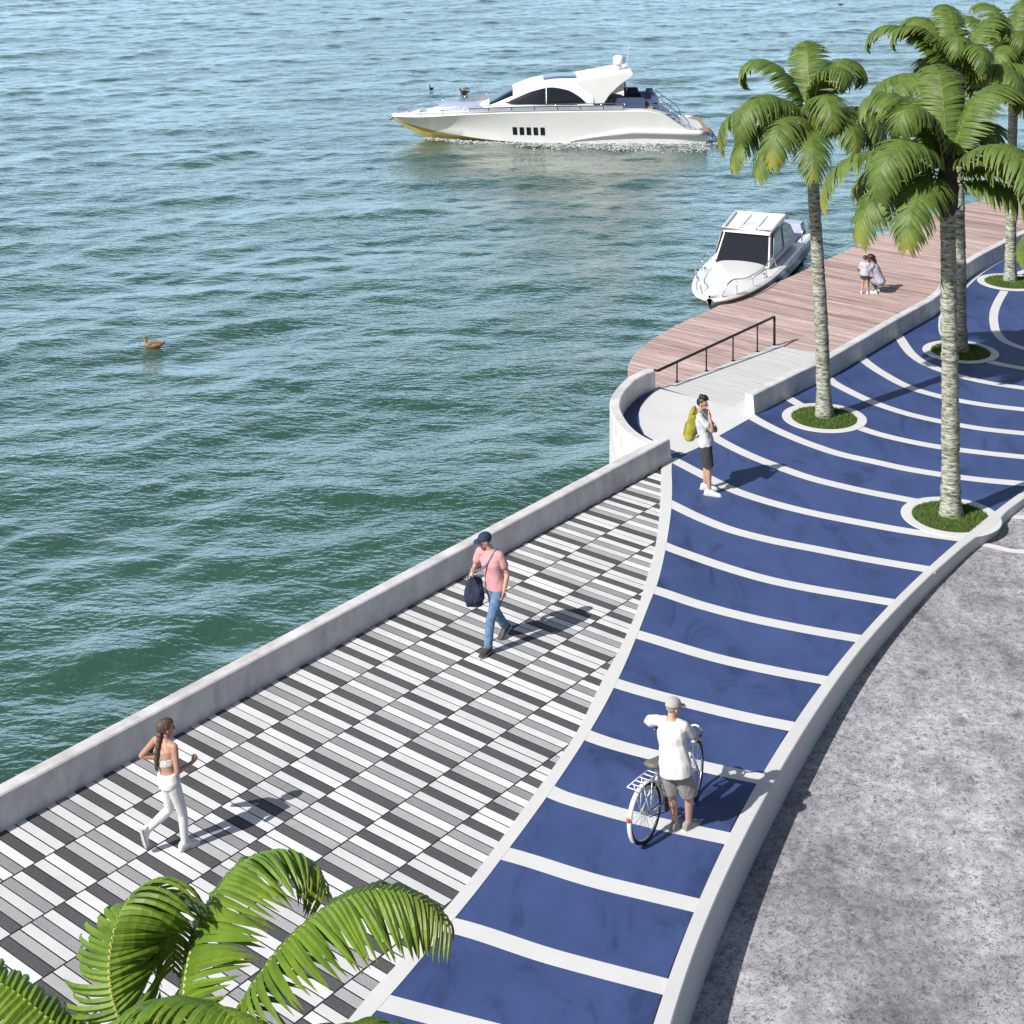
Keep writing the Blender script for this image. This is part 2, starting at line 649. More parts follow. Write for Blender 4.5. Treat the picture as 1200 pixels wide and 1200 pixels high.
ARCS = [
    [(430, 1170), (456, 1177), (508, 1191), (640, 1225), (770, 1256)],
    [(518, 1082), (527, 1084), (650, 1122.5), (700, 1136), (785, 1158)],
    [(585, 999), (593, 1001), (704, 1034.5), (760, 1048), (823, 1063)],
    [(640, 925), (645.5, 928), (698, 946), (770, 965), (858, 984)],
    [(686, 861), (695, 864.5), (770, 886), (830, 900), (896, 914)],
    [(716, 799), (722, 801), (825, 829), (880, 842), (935, 853)],
    [(741, 742), (748, 744), (850, 774), (910, 787), (975, 799)],
    [(760, 689.5), (768.5, 692), (820, 709), (875, 723.5), (940, 737), (1014, 750)],
    [(774, 637.5), (782, 641), (812, 652), (850, 665), (900, 679.5), (950, 690), (1000, 698.5), (1056, 708)],
    [(779, 587), (787, 591), (820, 607), (853, 620), (900, 632.5), (950, 642.5), (1020, 656), (1097, 669)],
    [(787, 538), (793, 541), (820, 555), (866, 577), (910, 591), (950, 601), (1010, 613), (1066, 623), (1130, 632)],
    [(836, 512), (842, 515.5), (870, 530), (910, 546.5), (950, 560.5), (1000, 573), (1075, 588)],
    [(874, 484), (884, 490.5), (915, 506.5), (950, 521), (985, 532.5), (1023, 541), (1062, 549.5), (1104, 556.5), (1150, 562.5), (1200, 567), (1290, 573)],
    [(1000, 499), (1025, 507.5), (1050, 514), (1104, 524.5), (1150, 530.5), (1200, 535.7), (1330, 545)],
    [(918, 463), (926, 468), (942, 477)],
    [(968, 441), (974, 446.5), (1000, 461), (1026.7, 473), (1065, 485.5), (1107, 495), (1150, 502.5), (1200, 508), (1330, 519)],
    [(1004, 414), (1011, 421), (1035, 438), (1070, 455.5), (1107, 466), (1150, 474), (1200, 480), (1330, 491)],
    [(1049, 389), (1054.5, 396), (1061, 406), (1070, 416.5), (1085, 426.5), (1107, 435.5), (1150, 447), (1200, 455), (1330, 468)],
    [(1150, 421.5), (1175, 427.5), (1200, 432), (1330, 446)],
    [(1112, 358), (1107.5, 367), (1105.5, 380), (1107, 391), (1112, 400)],
    [(1177, 341), (1169, 355), (1165, 366), (1164.7, 378), (1168.5, 390.5), (1178, 400), (1200, 408.5), (1240, 417), (1330, 427)],
    [(1117, 353), (1127.5, 340.5), (1140, 328), (1156, 315.5), (1176, 304), (1189, 298), (1200, 292.8), (1240, 277)],
    [(1192, 321), (1202, 317.5), (1215, 309), (1240, 292), (1290, 268)],
]
AW = [0.26] * 13 + [0.25] * 7 + [0.22, 0.11, 0.22]
mk = MB()
for k, (a, w) in enumerate(zip(ARCS, AW)):
    c = curve_pts(gp(a), 8)
    nn = side_normals(c)
    strip([p + n * w / 2 for p, n in zip(c, nn)], [p - n * w / 2 for p, n in zip(c, nn)], 0.004 + 0.00005 * (k % 2), None, '', 70, 0, mk)
marks = structure(mk.build('path_markings', M_white))

# apron in front of the ramp
APRON = [(770.5, 455.2), (859, 477.6), (874, 467), (876, 480), (884, 488), (878, 491), (841.7, 511.5), (815.6, 526), (799, 533.2), (790, 528), (783, 525),
         (768, 517), (755, 509), (750, 498), (748.6, 485), (751, 476), (756, 468.7), (763, 462)]
structure(poly_obj('path_apron', gp(APRON), -0.02, 0.0065, M_white))

# ramp of pale boards down to the boardwalk
mr = NT('pale_boards')
_v = mr.coord('Object')
_tc = mr.n('ShaderNodeTexCoord')
_mp = mr.n('ShaderNodeMapping', vector_type='TEXTURE')
_mp.inputs['Rotation'].default_value = (0, 0, PLANK_ANG)
_mp.inputs['Scale'].default_value = (1.2, 0.10, 1)
mr.l(_tc.outputs['Object'], _mp.inputs['Vector'])
_g = mr.noise(_mp.outputs['Vector'], 1.0, 6, 0.65)
_w = mr.n('ShaderNodeTexWave', wave_type='BANDS', bands_direction='Y')
_mp2 = mr.n('ShaderNodeMapping', vector_type='TEXTURE')
_mp2.inputs['Rotation'].default_value = (0, 0, PLANK_ANG)
mr.l(_tc.outputs['Object'], _mp2.inputs['Vector'])
mr.l(_mp2.outputs['Vector'], _w.inputs['Vector'])
_w.inputs['Scale'].default_value = 2.1
_w.inputs['Distortion'].default_value = 0.0
_c = mr.ramp(_g, [(0.3, (0.50, 0.50, 0.50)), (0.7, (0.70, 0.70, 0.70))])
_c = mr.mix(1.0, _c, mr.ramp(_w.outputs['Fac'], [(0.0, 0.70), (0.12, 1.0)]), 'MULTIPLY')
mr.set(_c, 0.75, 0, 0.3)
mr.bump(_w.outputs['Fac'], 0.3, 0.01)
M_ramp = mr.mat
ra, rb = at(771, 456.5, 0.002), at(858, 479.5, 0.002)
re_, rd = at(907.5, 404.5, ZD + 0.012), at(978, 417, ZD + 0.012)
mb = MB()
top = [ra, rb, rd, re_]
bot = [Vector((p.x, p.y, ZD - 0.25)) for p in top]
mb.add(top + bot, [(0, 1, 2, 3), (7, 6, 5, 4), (0, 4, 5, 1), (1, 5, 6, 2), (2, 6, 7, 3), (3, 7, 4, 0)])
structure(mb.build('path_ramp', M_ramp))

# ------------------------------------------------------------ plaza of narrow slabs
WD = Vector((0.6226, 0.7825, 0))          # along the sea wall
WN = Vector((0.7825, -0.6226, 0))         # from the wall towards the path
t1 = (at(0, 1033).dot(WN) + at(175, 935).dot(WN) + at(630, 669).dot(WN)) / 3
t4 = (at(372, 1007).dot(WN) + at(602, 850).dot(WN)) / 2
ROW = (t4 - t1) / 3
PITCH0 = 0.1487
wa = (at(336.7, 837.9).dot(WD))
wb = (at(731.7, 610.0).dot(WD))
nper = round((wb - wa) / (8 * PITCH0))
PITCH = (wb - wa) / (8 * nper)
SEQ = [1, 0, 0, 1, 0, 2, 0, 3]
print('ROW', ROW, 'PITCH', PITCH, nper)
bord2 = [(p.x, p.y) for p in resample(border_in, 80)]


def right_of_border(x, y):
    best = None
    for i in range(len(bord2) - 1):
        a, b = bord2[i], bord2[i + 1]
        dx, dy = b[0] - a[0], b[1] - a[1]
        L = dx * dx + dy * dy
        t = max(0, min(1, ((x - a[0]) * dx + (y - a[1]) * dy) / L))
        qx, qy = a[0] + t * dx - x, a[1] + t * dy - y
        d = math.hypot(qx, qy)
        if best is None or d < best[0]:
            best = (d, dx * (y - a[1]) - dy * (x - a[0]))
    return best[0] if best[1] > 0 else -best[0]   # border runs towards the camera: its left side is the path


sv, sf, sm, st = [], [], [], []
wmax = at(785, 541).dot(WD)
for r in range(-1, 16):
    ta, tb = t1 + ROW * (r - 1) + 0.011, t1 + ROW * r - 0.011
    off = wa - 1.3 * PITCH * r
    i0 = int((off - wmax) / PITCH) - 2
    for i in range(i0, i0 + 260):
        w1 = off - i * PITCH - 0.0095
        w0 = off - (i + 1) * PITCH + 0.0095
        if w0 > wmax + 0.4 or w0 < -2:
            continue
        c = WD * (w0 + w1) / 2 + WN * (ta + tb) / 2
        if r == -1 and False:
            continue
        if right_of_border(c.x, c.y) > 0.95 or c.y < 2:
            continue
        k = len(sv)
        dz = random.uniform(-0.0015, 0.0015)
        zt = -0.012 + dz
        bv = 0.002
        for z, e in ((zt, bv), (zt - bv, 0.0), (-0.045, 0.0)):
            for w, t in ((w0 + e, ta + e), (w1 - e, ta + e), (w1 - e, tb - e), (w0 + e, tb - e)):
                p = WD * w + WN * t
                sv.append((p.x, p.y, z))
        fs = [(k, k + 3, k + 2, k + 1)]
        for lv in (0, 4):
            for q in range(4):
                q2 = (q + 1) % 4
                fs.append((k + lv + q, k + lv + q2, k + lv + 4 + q2, k + lv + 4 + q))
        sf += fs
        sm += [SEQ[i % 8]] * 5 + [4] * 4
        st += [random.random()] * 12
pave = mesh_obj('pavement', sv, sf, M_slabs + [M_joint], None, False, sm)
a_ = pave.data.attributes.new('tone', 'FLOAT', 'POINT')
a_.data.foreach_set('value', st)
structure(pave)
# bed below the slabs
bed = [WD * -3 + WN * (t1 - ROW * 1.3), WD * (wmax + 0.2) + WN * (t1 - ROW * 1.3)] + [p + Vector((0.25, 0, 0)) for p in mid_border[3:]]
bed_poly = [(p.x, p.y) for p in bed]
structure(MB().prism(bed_poly, -0.8, -0.019).build('pavement_bed', M_joint))

# ------------------------------------------------------------ walls


def wall(name, base_pts, outward, h_top, z_out, thick, batter, label, cap=True, z_in=-0.05, parent=None):
    """base_pts: foot of the inner face; outward(i) gives the unit vector away from the path"""
    prof_rows = []
    n = len(base_pts)
    for i, p in enumerate(base_pts):
        o = outward[i]
        e = 0.018
        row = [p + Vector((0, 0, z_in)), p + o * (batter - 0.004) + Vector((0, 0, h_top - e)), p + o * (batter + e) + Vector((0, 0, h_top)),
               p + o * (batter + thick - e) + Vector((0, 0, h_top)), p + o * (batter + thick) + Vector((0, 0, h_top - e)),
               p + o * (batter * 1.6 + thick) + Vector((0, 0, z_out))]
        prof_rows.append(row)
    m = MB().loft(prof_rows)
    ob = m.build(name, M_conc)
    auto_smooth(ob, 25)
    return tag(ob, label, 'wall')


j0 = lambda x: 975.0 - 0.553 * x
# straight sea wall along the plaza
straight = [at(x, j0(x)) for x in (-1400, -900, -500, -200, 0, 150, 300, 450, 600, 700, 787)]
sl = (straight[-1] - straight[4]).normalized()
outw = Vector((-sl.y, sl.x, 0))
straight = [straight[4] + sl * ((p - straight[4]).dot(sl)) for p in straight]
wall('sea_wall', straight, [outw] * len(straight), WALL_H, -2.5, 0.22, 0.05, 'long straight grey concrete wall between the striped paving and the water')

# curved end of the sea wall round the apron
cw_top = curve_pts(gp([(767.5, 434), (759, 437.3), (750, 441.7), (736.7, 453), (727.5, 468), (726.7, 476.7), (731, 488), (741.7, 501.7), (756.7, 512.5), (770, 518.5)], WALL_H), 5)
nn = side_normals(cw_top)
cen = sum(cw_top, Vector()) / len(cw_top)
ow = [n if n.dot(p - cen) > 0 else -n for p, n in zip(cw_top, nn)]
cw_base = [Vector((p.x, p.y, 0)) - o * 0.02 for p, o in zip(cw_top, ow)]
wall('curved_wall', cw_base, ow, WALL_H + 0.003, -2.5, 0.22, 0.02, 'curved grey concrete wall bending round the white landing')

# wall between path and boardwalk
nn = side_normals(wall_base)
ow2 = [-n for n in nn]
wall('boardwalk_wall', wall_base, ow2, WALL_H, ZD - 0.2, 0.20, 0.04, 'low grey concrete wall between the wooden boardwalk and the blue path')

# ------------------------------------------------------------ boardwalk
DECK = [(735.8, 448), (735.8, 440), (735.8, 431.7), (741.7, 417.5), (755, 404), (773, 392.5), (793, 381), (821.7, 368), (868, 346.5), (915, 329), (964, 306.5), (1024, 278.5),
        (1060, 263), (1100, 249), (1150, 235), (1200, 223), (1300, 203), (1520, 172)]
deck_edge = curve_pts(gp(DECK, ZD), 4)
wall_mid = [p + o * 0.14 for p, o in zip(wall_base, ow2)]
deck_poly = deck_edge + [Vector((p.x, p.y, 0)) for p in reversed(wall_mid)][:-3] + [rd, re_, ra] + [Vector((p.x, p.y, 0)) + o * 0.12 for p, o in zip(cw_base, ow)][0:18]
dp = [(p.x, p.y) for p in deck_poly]
pd = (math.cos(PLANK_ANG), math.sin(PLANK_ANG))
pn = (-pd[1], pd[0])
vals = [p[0] * pn[0] + p[1] * pn[1] for p in dp]
PW = 0.262
mbk = MB()
tones = []
s = min(vals)
while s < max(vals):
    q = clip_half(clip_half(dp, pn, s + PW - 0.030), (-pn[0], -pn[1]), -(s))
    if len(q) >= 3:
        n0 = len(mbk.v)
        zt = ZD + random.uniform(-0.003, 0.003)
        try:
            mbk.prism(q, zt - 0.05, zt)
            tones += [min(1, max(0, random.gauss(0.6, 0.28)))] * (len(mbk.v) - n0)
        except Exception as ex:
            print('plank', ex)
    s += PW
deck = mbk.build('boardwalk', M_wood)
a_ = deck.data.attributes.new('tone', 'FLOAT', 'POINT')
a_.data.foreach_set('value', tones)
structure(deck)
# dark joists under the boards and a fascia along the water
M_under = simple('dark_timber', (0.05, 0.038, 0.034), 0.85)
structure(MB().prism([(p[0], p[1]) for p in dp], ZD - 0.30, ZD - 0.056).build('boardwalk_frame', M_under))
mbp = MB()
en = side_normals(deck_edge)
for i in range(3, len(deck_edge) - 2, 3):
    p = deck_edge[i] + en[i] * 0.5
    mbp.tube([(p.x, p.y, -3), (p.x, p.y, ZD - 0.3)], 0.14, 10)
structure(mbp.build('boardwalk_piles', M_under))

# ------------------------------------------------------------ handrail beside the ramp
M_rail = simple('dark_metal', (0.028, 0.028, 0.032), 0.45, 0.6)
rl = empty('handrail', at(837, 430, -0.15), 0, 'thin dark metal handrail with upright posts beside the pale ramp', 'handrail')
inv = Matrix.Translation(-rl.location)
ztop = WALL_H + 0.0
tops = [(767.5, 433.5), (790, 424.4), (822, 409), (853.3, 394.4), (883.9, 380), (905.5, 369.5)]
bases = [(771, 455.5), (791.5, 446), (824.5, 435.5), (855.7, 423.5), (885.4, 412), (907.6, 404)]
fr = [0, 0.15, 0.39, 0.62, 0.84, 1.0]
b0, b1 = ra.copy(), re_.copy()
m = MB()
tp = []
for k, f in enumerate(fr):
    b = b0.lerp(b1, f)
    tp.append(Vector((b.x, b.y, ztop + 0.0 * f)))
tp = [at(766.5, 433.8, ztop)] + tp
m.tube([p - rl.location for p in tp] + [Vector((tp[-1].x, tp[-1].y, ztop - 0.03)) - rl.location], 0.032, 8)
m.build('top_rail', M_rail, rl, True)
for k, f in enumerate(fr[1:], 1):
    b = b0.lerp(b1, f)
    m = MB()
    w = 0.032 if k == 5 else 0.018
    m.tube([Vector((b.x, b.y, b.z - 0.02)) - rl.location, Vector((b.x, b.y, ztop)) - rl.location], w, 8)
    m.tube([Vector((b.x, b.y, b.z)) - rl.location, Vector((b.x, b.y, b.z + 0.012)) - rl.location], 0.05, 10)
    m.build('post', M_rail, rl, True)

# ------------------------------------------------------------ kerb and road


def drop(y):
    return 0.13 + (30.6 - max(4.0, min(31.0, y))) * 0.0375


kin = curve_pts(gp(KERB_IN), 5)
kout = []
for seg in gp(KERB_OUT):
    kout.append(seg)
kin_r = resample(kin, 260)
kout_r = resample(curve_pts(kout, 5), 260)


def relax(pts, ymax, rounds=160):
    pts = [p.copy() for p in pts]
    for _ in range(rounds):
        q = [p.copy() for p in pts]
        for i in range(1, len(pts) - 1):
            if pts[i].y < ymax:
                q[i] = pts[i] * 0.5 + (pts[i - 1] + pts[i + 1]) * 0.25
        pts = q
    return pts


kin_r = relax(kin_r, 40)
kout_r = relax(kout_r, 27.6)
kn = [-n for n in side_normals(kout_r)]
rows = []
for a, b, n in zip(kin_r, kout_r, kn):
    zb = -drop(b.y)
    if (Vector((n.x, n.y)).dot(Vector((1, -0.6)))) < 0:
        n = -n
    rows.append([Vector((a.x, a.y, -0.08)), Vector((a.x, a.y, 0.022)), Vector((b.x, b.y, 0.022)) - n * 0.012, Vector((b.x, b.y, 0.010)),
                 Vector((b.x, b.y, zb - 0.1)) + n * 0.012])
kb = MB().loft(rows, caps=False, closed_ring=False).build('kerb', mat_white_paint('white_kerb', 0.62))
auto_smooth(kb, 20)
structure(kb)

rv, rf = [], []
ext = [0.0, 0.6, 1.5, 3, 5, 8, 12, 20, 40]
for b, n in zip(kout_r, kn):
    if (Vector((n.x, n.y)).dot(Vector((1, -0.6)))) < 0:
        n = -n
    for e in ext:
        p = Vector((b.x - n.x * 0.15 + e, b.y - n.y * 0.15, 0))
        rv.append((p.x, p.y, -drop(p.y)))
ne = len(ext)
for i in range(len(kout_r) - 1):
    for k in range(ne - 1):
        rf.append((i * ne + k, (i + 1) * ne + k, (i + 1) * ne + k + 1, i * ne + k + 1))
road = structure(mesh_obj('road', rv, rf, M_road, None, True))
# painted lines on the road
ml = MB()
for ctr, w in (([(1146, 636.5), (1165, 640), (1183, 644), (1205, 646), (1300, 650), (1420, 653)], 0.16), ([(1165, 607), (1180, 607.5), (1205, 609), (1300, 612), (1420, 613)], 0.16)):
    zz = -0.17
    c = curve_pts(gp(ctr, zz), 6)
    nn = side_normals(c)
    A = [p + n * w / 2 for p, n in zip(c, nn)]
    B = [p - n * w / 2 for p, n in zip(c, nn)]
    vs, fs = [], []
    for a, b in zip(A, B):
        vs += [Vector((a.x, a.y, -drop(a.y) + 0.005)), Vector((b.x, b.y, -drop(b.y) + 0.005))]
    for i in range(len(A) - 1):
        fs.append((2 * i, 2 * i + 1, 2 * i + 3, 2 * i + 2))
    ml.add(vs, fs)
structure(ml.build('road_markings', M_white))

# ------------------------------------------------------------ sea
def build_water():
    nx, ny = 760, 860
    # denser near the quay
    u = np.linspace(0, 1, ny)
    Y = 8 + 150 * (0.55 * u + 0.45 * u ** 2)
    v = np.linspace(-1, 1, nx)
    X = 6 + 66 * (0.62 * v + 0.38 * v ** 3)
    XX, YY = np.meshgrid(X, Y)
    Z = np.zeros_like(XX)
    DX = np.zeros_like(XX)
    DY = np.zeros_like(XX)
    r = np.random.default_rng(5)
    main = math.radians(118)          # travel direction of the swell
    for i in range(150):
        lam = 0.6 * (8.0 / 0.6) ** (r.random() ** 1.1)
        th = main + r.normal(0, 0.42)
        if lam < 1.8:
            th = main + r.normal(0, 0.6)
        k = 2 * math.pi / lam
        amp = 0.0027 * lam ** 0.95 * (0.5 + r.random())
        ph = r.random() * 6.283
        kx, ky = k * math.cos(th), k * math.sin(th)
        # slow groups so that crests are short
        g = 0.55 + 0.45 * np.sin(0.31 * k * (-math.sin(th) * XX + math.cos(th) * YY) + r.random() * 6.28) * np.sin(0.17 * k * (math.cos(th) * XX + math.sin(th) * YY) + r.random() * 6.28)
        arg = kx * XX + ky * YY + ph
        Z += amp * g * np.cos(arg)
        DX -= amp * 0.7 * g * math.cos(th) * np.sin(arg)
        DY -= amp * 0.7 * g * math.sin(th) * np.sin(arg)
    edge = np.minimum(1, np.minimum(np.minimum((XX - X[0]) / 6, (X[-1] - XX) / 6), np.minimum((YY - Y[0]) / 3, (Y[-1] - YY) / 10)))
    edge = np.clip(edge, 0, 1)
    V = np.stack([XX + DX * edge, YY + DY * edge, ZW + Z * edge], -1).reshape(-1, 3)
    idx = np.arange(nx * ny).reshape(ny, nx)
    F = np.stack([idx[:-1, :-1], idx[:-1, 1:], idx[1:, 1:], idx[1:, :-1]], -1).reshape(-1, 4)
    # outer ring to the horizon
    X0, X1, Y0, Y1 = X[0], X[-1], Y[0], Y[-1]
    B = 3000
    outer = [(-B, -60, ZW), (B, -60, ZW), (B, B, ZW), (-B, B, ZW)]
    inner = [(X0, Y0, ZW), (X1, Y0, ZW), (X1, Y1, ZW), (X0, Y1, ZW)]
    b = len(V)
    V = np.concatenate([V, np.array(outer + inner)])
    ring = [(b + i, b + (i + 1) % 4, b + 4 + (i + 1) % 4, b + 4 + i) for i in range(4)]
    me = bpy.data.meshes.new('water')
    nf = len(F)
    me.vertices.add(len(V))
    me.vertices.foreach_set('co', V.astype(np.float32).ravel())
    allf = np.concatenate([F, np.array(ring)])
    me.loops.add(allf.size)
    me.loops.foreach_set('vertex_index', allf.astype(np.int32).ravel())
    me.polygons.add(len(allf))
    me.polygons.foreach_set('loop_start', np.arange(0, allf.size, 4, dtype=np.int32))
    me.polygons.foreach_set('use_smooth', np.ones(len(allf), dtype=bool))
    me.update(calc_edges=True)
    me.validate()
    me.materials.append(M_water)
    return structure(link(bpy.data.objects.new('water', me)))


build_water()

# ------------------------------------------------------------ light, sky, camera
w = bpy.data.worlds.new('World')
SC.world = w
w.use_nodes = True
nt = w.node_tree
sky = nt.nodes.new('ShaderNodeTexSky')
sky.sky_type = 'NISHITA'
sky.sun_disc = False
sky.sun_elevation = SUN_EL
sky.sun_rotation = math.atan2(SUN_AZ.x, SUN_AZ.y)
sky.altitude = 0
sky.air_density = 1.0
sky.dust_density = 3.0
sky.ozone_density = 2.5
bg = nt.nodes['Background']
bg.inputs['Strength'].default_value = 0.056
# bright low cloud added to the unseen sky to pale the water's reflections
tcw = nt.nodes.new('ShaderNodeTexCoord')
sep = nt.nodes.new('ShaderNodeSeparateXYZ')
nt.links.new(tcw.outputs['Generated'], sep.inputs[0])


def wmap(sock, a, b, c, d):
    n_ = nt.nodes.new('ShaderNodeMapRange')
    n_.interpolation_type = 'SMOOTHSTEP'
    for i_, v_ in zip((1, 2, 3, 4), (a, b, c, d)):
        n_.inputs[i_].default_value = v_
    nt.links.new(sock, n_.inputs[0])
    return n_.outputs[0]


def wmul(a, b):
    n_ = nt.nodes.new('ShaderNodeMath')
    n_.operation = 'MULTIPLY'
    nt.links.new(a, n_.inputs[0])
    nt.links.new(b, n_.inputs[1])
    return n_.outputs[0]


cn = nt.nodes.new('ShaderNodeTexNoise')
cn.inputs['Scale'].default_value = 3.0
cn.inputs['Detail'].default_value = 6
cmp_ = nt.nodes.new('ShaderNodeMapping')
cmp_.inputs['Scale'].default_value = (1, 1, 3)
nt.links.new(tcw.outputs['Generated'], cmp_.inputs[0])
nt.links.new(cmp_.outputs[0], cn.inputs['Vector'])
added_veil = wmul(wmul(wmap(sep.outputs[1], -0.15, 0.55, 0, 1), wmap(sep.outputs[2], 0.12, 0.55, 1, 0)), wmap(cn.outputs['Fac'], 0.3, 0.6, 0.55, 1.0))
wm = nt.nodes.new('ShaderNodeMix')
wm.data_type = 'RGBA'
nt.links.new(added_veil, wm.inputs[0])
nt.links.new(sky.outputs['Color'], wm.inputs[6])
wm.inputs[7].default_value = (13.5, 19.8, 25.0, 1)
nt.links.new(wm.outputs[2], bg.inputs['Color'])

sl_ = bpy.data.lights.new('sun', 'SUN')
sl_.energy = 4.9
sl_.angle = R(0.5)
sl_.color = (1.0, 0.965, 0.91)
so = link(bpy.data.objects.new('sun', sl_))
to_sun = Vector((SUN_AZ.x * math.cos(SUN_EL), SUN_AZ.y * math.cos(SUN_EL), math.sin(SUN_EL)))
so.rotation_euler = to_sun.to_track_quat('Z', 'Y').to_euler()
so.location = to_sun * 60

cam = bpy.data.cameras.new('camera')
cam.sensor_fit = 'HORIZONTAL'
cam.sensor_width = 36
cam.lens = 36 * F_PX / 1200
cam.shift_y = (HOR - 600) / 1200
cam.clip_start = 0.2
cam.clip_end = 6000
co = link(bpy.data.objects.new('camera', cam))
co.location = (0, 0, CAM_H)
co.rotation_euler = (R(90), 0, 0)
SC.camera = co
SC.view_settings.view_transform = 'Standard'
SC.view_settings.look = 'None'
SC.view_settings.exposure = 0.20
SC.view_settings.gamma = 1
M_leaf = mat_leaf('palm_leaf', (0.135, 0.205, 0.040), (0.40, 0.40, 0.085), (0.050, 0.092, 0.022), 0.20)
M_leaf_fg = mat_leaf('palm_leaf_fresh', (0.175, 0.285, 0.026), (0.24, 0.28, 0.04), (0.070, 0.140, 0.018), 0.22)
M_rib = simple('leaf_midrib', (0.42, 0.40, 0.12), 0.5)
M_bark = mat_bark()
M_fibre = simple('palm_fibre', (0.045, 0.038, 0.030), 0.95, var=0.5, scale=12, bump=0.8, bscale=40)
M_soil = simple('turf_soil', (0.05, 0.085, 0.02), 0.95, var=0.3)


def mat_grass():
    m = NT('grass_blades')
    v = m.coord('Object')
    n = m.noise(v, 3.5, 4, 0.6)
    f = m.noise(v, 45, 2, 0.6)
    c = m.ramp(n, [(0.3, (0.055, 0.120, 0.018)), (0.7, (0.120, 0.200, 0.030))])
    c = m.mix(0.45, c, m.ramp(f, [(0.3, (0.040, 0.090, 0.012)), (0.7, (0.170, 0.240, 0.050))]))
    m.set(c, 0.6, 0, 0.3)
    return m.mat


M_grass = mat_grass()


def frond_spine(az, el, bend, L, n=26, pw=1.35, twist=0.0):
    """points, tangents and side vectors of an arching frond; angles in degrees"""
    az, el, bend = R(az), R(el), R(bend)
    p = Vector((0, 0, 0))
    pts, tan, side = [], [], []
    for i in range(n + 1):
        t = i / n
        e = el - bend * t ** pw
        a = az + R(twist) * t
        d = Vector((math.cos(a) * math.cos(e), math.sin(a) * math.cos(e), math.sin(e)))
        pts.append(p.copy())
        tan.append(d)
        side.append(Vector((math.sin(a), -math.cos(a), 0)))
        p = p + d * (L / n)
    return pts, tan, side


def build_frond(parent, pts, tan, side, mat, pairs=44, width=0.5, droop=1.0, segs=4, rib_r=0.014, roll=0.0, stem=0.07, seed=0, tap=0.36, tipk=1.0, swk=1.0, lift0=16, bwk=1.32, foldk=0.42, smooth=True):
    r = random.Random(seed)
    n = len(pts) - 1
    V, F, A = [], [], []
    L = sum((b - a).length for a, b in zip(pts[:-1], pts[1:]))
    sp = L * (1 - stem) / pairs
    gaps = {1: set(), -1: set()}
    for sd in (1, -1):
        for _ in range(3):
            g = r.randrange(5, pairs - 3)
            gaps[sd].add(g)
    for i in range(pairs):
        for sd in (1, -1):
            t = stem + (1 - stem) * (i + 0.5 * (sd > 0)) / pairs
            x = min(n - 1e-6, t * n)
            k = int(x)
            fr = x - k
            p = pts[k].lerp(pts[k + 1], fr)
            d = tan[k].lerp(tan[k + 1], fr).normalized()
            s = side[k].lerp(side[k + 1], fr).normalized()
            nrm = s.cross(d).normalized()
            if roll:
                s = Matrix.Rotation(R(roll), 3, d) @ s
                nrm = Matrix.Rotation(R(roll), 3, d) @ nrm
            if nrm.z < 0 and False:
                nrm = -nrm
            prof = min(1.0, (t / 0.26) ** 0.75) * (1.0 if t < 0.6 else 1 - 0.62 * ((t - 0.6) / 0.4) ** 1.5)
            ll = width * max(0.12, prof) * r.uniform(0.93, 1.05)
            if i in gaps[sd]:
                ll *= r.uniform(0.75, 0.9)
            sweep = R((10 + 48 * t ** 2.2) * swk + r.uniform(-4, 4))
            bw = sp * bwk * (1.0 if t < 0.85 else 1 - 0.5 * (t - 0.85) / 0.15)
            b = len(V)
            rv = r.random()
            q = p.copy()
            ang0 = R(lift0 + r.uniform(-5, 5))
            dr = R((62 + 22 * t) * droop) * r.uniform(0.85, 1.12)
            tw = r.uniform(-0.12, 0.12)
            for j in range(segs + 1):
                u = j / segs
                ang = ang0 - dr * u ** 0.9
                out = (s * sd) * math.cos(ang) + nrm * math.sin(ang)
                dirn = out * math.cos(sweep) + d * math.sin(sweep)
                if j:
                    q = q + dirn * (ll / segs) + Vector((0, 0, -0.10 * droop * ll / segs * u))
                hw = bw * 0.5 * (1.0 if u < tap else max(0.06, 1 - ((u - tap) / (1 - tap)) ** 1.4))
                along = (d - dirn * d.dot(dirn)).normalized()
                up = dirn.cross(along) * (sd)
                fold = hw * foldk
                c = 1.0
                along2 = (along + up * tw).normalized()
                V.append(q + along2 * hw - up * fold * 0)
                V.append(q + up * fold)
                V.append(q - along2 * hw - up * fold * 0)
                A += [(t * tipk, u, rv, 1)] * 3
            for j in range(segs):
                for q3 in (0, 1):
                    a0 = b + j * 3 + q3
                    F.append((a0, a0 + 1, a0 + 4, a0 + 3))
    o = mesh_obj('frond', V, F, mat, parent, smooth)
    at_ = o.data.attributes.new('along', 'FLOAT_COLOR', 'POINT')
    at_.data.foreach_set('color', [c for a in A for c in a])
    m = MB()
    m.tube([q - nn * 0.006 for q, nn in zip(pts, [s.cross(d) for s, d in zip(side, tan)])], [rib_r * (1.15 - i / n) + 0.003 for i in range(n + 1)], 6)
    m.build('midrib', M_rib, o, True)
    return o


